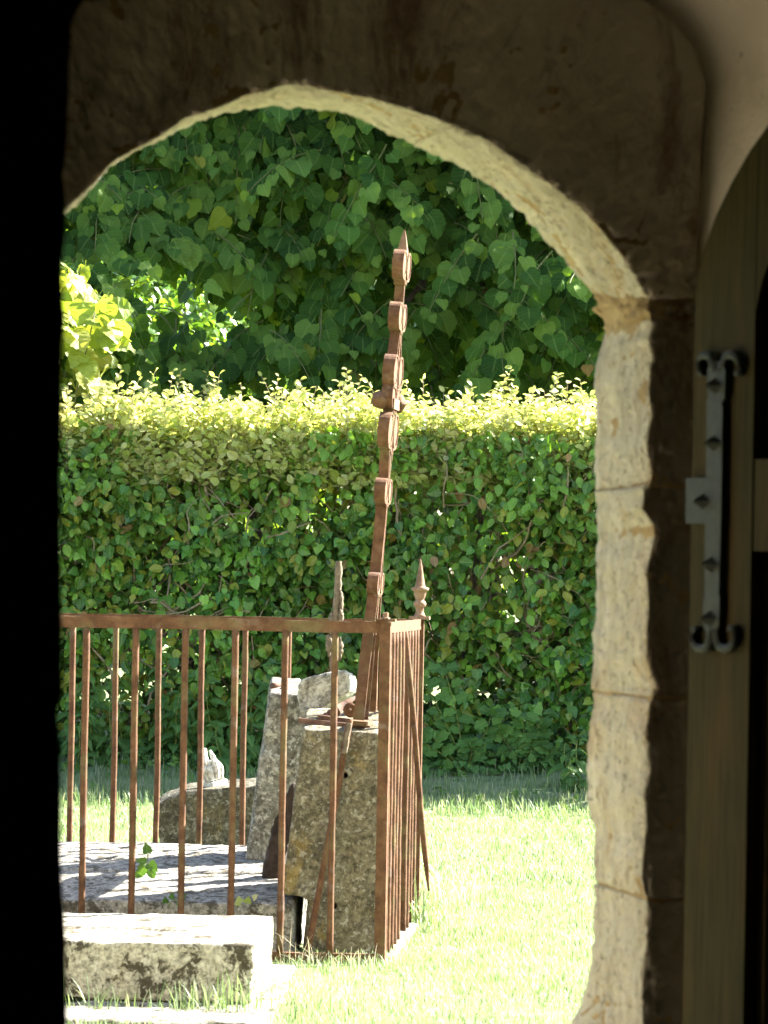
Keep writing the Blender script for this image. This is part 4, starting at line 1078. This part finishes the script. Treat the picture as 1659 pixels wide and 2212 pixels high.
V, T, A = scatter(L_OVAL, lp, frames(np.array(lt), np.array(ln)), np.array(ls), RNG.random(k))
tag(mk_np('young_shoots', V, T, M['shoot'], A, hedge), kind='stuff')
tag(tri_tube_mesh(sp_, sr_, 3).build('shoot_stems', M['twig'], hedge), kind='stuff')

# ------------------------------------------------------------------ shrubs and trees beyond, closing the view
def leafy_mass(name, c, r, nleaf, lsize, mat, label, cat, trunk_h, shape=L_HEART, group=None):
    t = thing(name, label, cat, group, loc=(c[0], c[1], float(ground_z(c[0], c[1]))*0+.4))
    d = RNG.normal(0, 1, (nleaf, 3)); d /= np.linalg.norm(d, axis=1, keepdims=True)
    rad = RNG.uniform(.55, 1, nleaf)**.5
    lump = np.array([1+.28*noise.noise(Vector(v*2.3)+Vector(c))+.16*noise.noise(Vector(v*6)+Vector(c)) for v in d])
    p = np.array(c)+d*np.array(r)*(rad*lump)[:, None]
    ok = p[:, 2] > .3; p = p[ok]; d = d[ok]; k = len(p)
    V, T, A = scatter(shape, p, frames(jit(k, .5)+d*.4+[0, 0, -.5], d+jit(k, .5)+[0, 0, .4]), RNG.uniform(.7, 1.2, k)*lsize, RNG.random(k))
    tag(mk_np('crown', V, T, mat, A, t), kind='stuff')
    MB().tube([(c[0], c[1], .2), (c[0]+.05, c[1], c[2]*.6), (c[0]-.05, c[1], c[2]+r[2]*.3)], [trunk_h*.05, trunk_h*.04, trunk_h*.015], 8, .01).build('trunk', M['bark'], t, True)
    return t
leafy_mass('ivy_shrub', (-2.3, 27.5, 2.2), (1.9, 1.2, 1.75), 9000, .085, M['bgleaf'], 'sunlit glossy shrub glimpsed through the gap under the lime leaves', 'shrub', 2.2)
leafy_mass('far_tree', (-6.5, 36, 3.6), (4.2, 2.5, 3.8), 9000, .22, M['bgleaf'], 'bushy green tree far behind the shrub', 'tree', 5)
leafy_mass('far_tree', (1.0, 38, 4.0), (4.5, 2.5, 4.2), 9000, .22, M['bgleaf'], 'dark tree far behind the lime tree', 'tree', 5)
leafy_mass('far_tree', (8.5, 36, 3.6), (4.2, 2.5, 3.9), 8000, .22, M['bgleaf'], 'tree far behind the hedge beside the doorway jamb', 'tree', 5)

# ------------------------------------------------------------------ nettles, celandine, ivy sprigs
def nettle(base, h, lean, label, grp):
    base = Vector(base); t = thing('nettle', label, 'nettle', grp, loc=tuple(base)); top = base+Vector((lean, random.uniform(-.05, .02), h))
    pts = [base.lerp(top, k/6)+Vector((.01*math.sin(k), 0, 0)) for k in range(7)]
    MB().tube(pts, list(np.linspace(.0045, .002, 7)), 6).build('stem', M['stem'], t, True)
    nodes = max(4, int(h/.05)); a0 = random.random()*3
    for k in range(1, nodes+1):
        p = base.lerp(top, k/nodes); a = a0+k*math.pi/2+random.gauss(0, .2); s_ = (.10 if k < nodes-1 else .06)*random.uniform(.75, 1.15)
        for q_ in (0, math.pi):
            dr = Vector((math.cos(a+q_), math.sin(a+q_)*.9-.25, -.35+random.gauss(0, .2)+.5*(k == nodes)))
            rt = frames(np.array([dr]), np.array([[dr.x*.3, -.45, .9]]))[0]
            leaf_object(L_NETTLE, 'nettle', M['nettle'], p+dr.normalized()*.015, rt, s_, t)
net_lab = ['nettle growing at the hedge foot seen between the railing bars', 'nettle clump by the hedge foot beside the grey leaning slab']
def gp(u, Y): 
    p = P(u, 1500, Y); p.z = float(ground_z(p.x, Y))-.01; return p
for (u, Y, h) in [(150, 18.75, .42), (195, 18.8, .50), (235, 18.7, .40), (165, 18.6, .28), (262, 18.8, .3), (372, 18.75, .38), (395, 18.8, .45), (350, 18.8, .55)]:
    nettle(gp(u, Y), h, random.uniform(-.06, .06), net_lab[0], 'nettles between the bars')
for (u, Y, h) in [(462, 18.7, .45), (500, 18.75, .52), (540, 18.65, .46), (565, 18.7, .55), (520, 18.5, .32), (480, 18.45, .26)]:
    nettle(gp(u, Y), h, random.uniform(-.06, .06), net_lab[1], 'nettles by the grey slab')
for (u, Y, h) in [(1228, 18.35, .24), (1250, 18.3, .27), (1240, 18.25, .18)]:
    nettle(gp(u, Y), h, random.uniform(-.03, .03), 'nettle in the shaded grass beside the lit door jamb', 'nettles beside the jamb')
def celandine(base, stems, label):
    base = Vector(base); t = thing('celandine', label, 'plant', loc=tuple(base)); mb_ = MB(); lv = []
    for (dx, dz) in stems:
        pts = []; 
        for k in range(7): a = k/6; pts.append(base+Vector((dx*a+.02*math.sin(a*3), -.03*a, dz*a*(1.1-.1*a))))
        mb_.tube(pts, list(np.linspace(.004, .0018, 7)), 5)
        for k in range(3, 7):
            for s_ in (-1, 0, 1):
                if s_ == 0 and k < 6: continue
                lv.append((pts[k]+Vector((s_*.015, -.01, 0)), Vector((s_*.8+dx*.5, -.3, .15+random.gauss(0, .3))), random.uniform(.055, .085)))
    mb_.build('stems', M['stem'], t, True)
    for p, d, s_ in lv: leaf_object(L_LOBE, 'lobe', M['nettle'], p, frames(np.array([d]), np.array([[random.gauss(0, .3), -.8, .6]]))[0], s_, t)
celandine(gp(1005, 18.72), [(-.36, .34), (-.22, .46), (-.12, .55), (.14, .32), (-.30, .20), (.03, .16)], 'celandine with lobed leaves on long stalks at the shaded hedge foot')
celandine(gp(1120, 18.75), [(-.1, .2), (.1, .24), (.02, .3), (.2, .14)], 'low leafy celandine in front of the ivy near the jamb')
def sprig(name, base, stem, leaves, label, sz, mat='ivy'):
    base = Vector(base); t = thing(name, label, 'ivy', loc=tuple(base))
    MB().tube([Vector(p) for p in stem], list(np.linspace(.0022, .0012, len(stem))), 5).build('stem', M['stem'], t, True)
    for p, d in leaves: leaf_object(L_IVY, 'ivy1', M[mat], Vector(p), frames(np.array([d]), np.array([[random.gauss(0, .2), -.8, .6]]))[0], sz*random.uniform(.75, 1.15), t)
b_ = P(300, 1903, 10.95)
sprig('ivy_sprig', b_, [b_, P(308, 1880, 10.93), P(318, 1858, 10.92), P(320, 1838, 10.92)], [(P(319, 1842, 10.9), (-.2, -.1, .9)), (P(314, 1862, 10.9), (-.8, -.2, .2)), (P(322, 1866, 10.9), (.7, -.3, -.5)), (P(312, 1874, 10.9), (-.6, -.2, -.8)), (P(326, 1880, 10.89), (.3, -.3, -.8)), (P(306, 1888, 10.9), (-.9, -.2, -.2))],
      'upright ivy sprig growing from the joint between the grave slabs', .038, 'nettle')
for (u, lab) in [(370, 'ivy leaves at the slab edge beside a rail bar'), (520, 'trailing ivy leaves on the slab edge near the notch of the pedestal')]:
    b_ = P(u-8, 1962, 10.43)
    sprig('ivy_sprig', b_, [b_, P(u, 1948, 10.425), P(u+18, 1940, 10.425)], [(P(u-12+k*13, 1950-(k % 2)*9, 10.415), (random.gauss(0, .7), -.3, random.gauss(0, .6))) for k in range(4)], lab, .024, 'shoot' if u > 400 else 'nettle')

# ------------------------------------------------------------------ grass
def blades(n, x0, x1, y0, y1, h0, h1, w, mat, name, zfun=None, mask=None, rr=None, droop=1.0, kind='stuff', parent=None, clump=None):
    x = RNG.uniform(x0, x1, n) if clump is None else clump[0]; y = RNG.uniform(y0, y1, n) if clump is None else clump[1]
    if mask is not None: k = mask(x, y); x, y = x[k], y[k]
    n = len(x); z = ground_z(x, y)-.004 if zfun is None else zfun(x, y)
    h = RNG.uniform(h0, h1, n)*(.75+.35*np.sin(x*3.1+y*2.3)**2); a = RNG.uniform(0, 2*np.pi, n); ln = np.abs(RNG.normal(0, .45, n))*droop
    dx, dy = np.cos(a), np.sin(a); wx, wy = -dy*w/2, dx*w/2
    wob = RNG.uniform(.7, 1.3, n); wx, wy = wx*wob, wy*wob
    L = []
    for t, ww in ((0, 1.), (.4, .9), (.75, .6), (1., .06)):
        out = ln*h*t*t; cz = h*t*(1-.25*np.minimum(ln, 1.5)*t)
        for s_ in (-1, 1): L.append(np.stack([x+dx*out+s_*wx*ww, y+dy*out+s_*wy*ww, z+cz], 1))
    V = np.stack(L, 1).reshape(-1, 3); o = (np.arange(n)*8)[:, None, None]
    tt = np.array([(0, 1, 3), (0, 3, 2), (2, 3, 5), (2, 5, 4), (4, 5, 7), (4, 7, 6)])[None]+o
    r = RNG.random(n) if rr is None else rr(x, y, n)
    A = np.stack([np.broadcast_to(np.array([-.5, .5]*4)[None], (n, 8)), np.broadcast_to(np.repeat([0, .4, .75, 1], 2)[None], (n, 8)), np.broadcast_to(r[:, None], (n, 8))], 2).reshape(-1, 3)
    return tag(mk_np(name, V, tt.reshape(-1, 3), mat, A, parent), kind=kind)
def offstones(x, y):
    on = (x < -.28) & (y > 8.72) & (y < 10.1)
    on |= (x < -.25) & (y > 10.42) & (y < 11.75)
    on |= (x > -.31) & (x < .0) & (y > 10.45) & (y < 10.9)
    on |= (x < -.4) & (x > -.85) & (y > 12.38) & (y < 12.85)
    return ~on
g1 = blades(90000, -1.9, 1.7, 8.3, 13.0, .018, .044, .0025, M['grass'], 'grass', mask=offstones)
tag(g1, 'short sunlit lawn grass round the tomb', 'grass')
g2 = blades(84000, -2.9, 2.6, 13.0, 17.6, .02, .046, .0034, M['grass'], 'grass'); tag(g2, 'mown sunlit lawn grass beyond the tomb', 'grass')
g3 = blades(22000, -3.2, 3.0, 17.45, 19.1, .03, .095, .005, M['grass'], 'grass', mask=lambda x, y: RNG.random(len(x)) < np.clip((19.0-y)/1.3, .10, 1)); tag(g3, 'longer shaded grass at the hedge foot', 'grass')
g4 = blades(24000, -2.2, 2.0, 5.5, 8.3, .022, .05, .0034, M['grass'], 'grass'); tag(g4, 'short lawn grass just outside the doorway', 'grass')
# taller tufts
def tuft(u, Y, n, h0, h1, spread, label, mat='grass', w=.0036, droop=1.2, z=None):
    p = P(u, 1800, Y); cx = RNG.normal(p.x, spread, n); cy = RNG.normal(Y, spread*.5, n)
    o = blades(n, 0, 0, 0, 0, h0, h1, w, M[mat], 'grass_tuft', clump=(cx, cy), droop=droop); return tag(o, label, 'grass')
tuft(180, 8.95, 26, .06, .15, .05, 'long grass tuft at the left end of the pale block')
tuft(255, 8.98, 26, .05, .11, .06, 'sparse grass blades in front of the pale block')
tuft(430, 8.96, 90, .06, .15, .07, 'bright long grass tuft in front of the mouldy block')
tuft(525, 8.98, 60, .06, .15, .06, 'tall bright grass tuft at the right corner of the pale block')
tuft(690, 10.2, 26, .03, .075, .06, 'dry pale grass tangled under the bottom rail', 'straw', .0026, 1.9)
tuft(640, 10.18, 12, .05, .16, .03, 'dry straw stalks beside the dark notch', 'straw', .0024, 1.4)
tuft(765, 10.18, 18, .03, .07, .05, 'dry grass at the foot of the corner post', 'straw', .003, 1.4)
tuft(905, 11.6, 90, .08, .22, .05, 'long pale grass against the receding railing', 'grass', .004, 1.6)
tuft(940, 12.4, 50, .10, .30, .08, 'arching seed grass beside the swinging bar', 'straw', .003, 1.6)
# low leafy ground cover under the hedge
k = 3600; cx = RNG.uniform(-2.6, 2.6, k); cy = 18.95-np.abs(RNG.exponential(.2, k)); cz = ground_z(cx, cy)+RNG.uniform(.0, .09, k)*np.clip((cy-17.6)/1.2, .1, 1)
kp = (cy > 17.4) & (np.array([noise.noise(Vector((x*1.5, y*1.5, 0))) for x, y in zip(cx, cy)]) > -.15); cx, cy, cz = cx[kp], cy[kp], cz[kp]; k = len(cx)
V, T, A = join([scatter(L_IVY, np.c_[cx, cy, cz], frames(jit(k, .7)+[0, -.6, -.2], jit(k, .35)+[0, -.35, .9]), RNG.uniform(.03, .06, k), RNG.random(k))])
tag(mk_np('ground_cover', V, T, M['nettle'], A), 'low leafy weeds and ivy creeping under the hedge', 'weeds', kind='stuff')
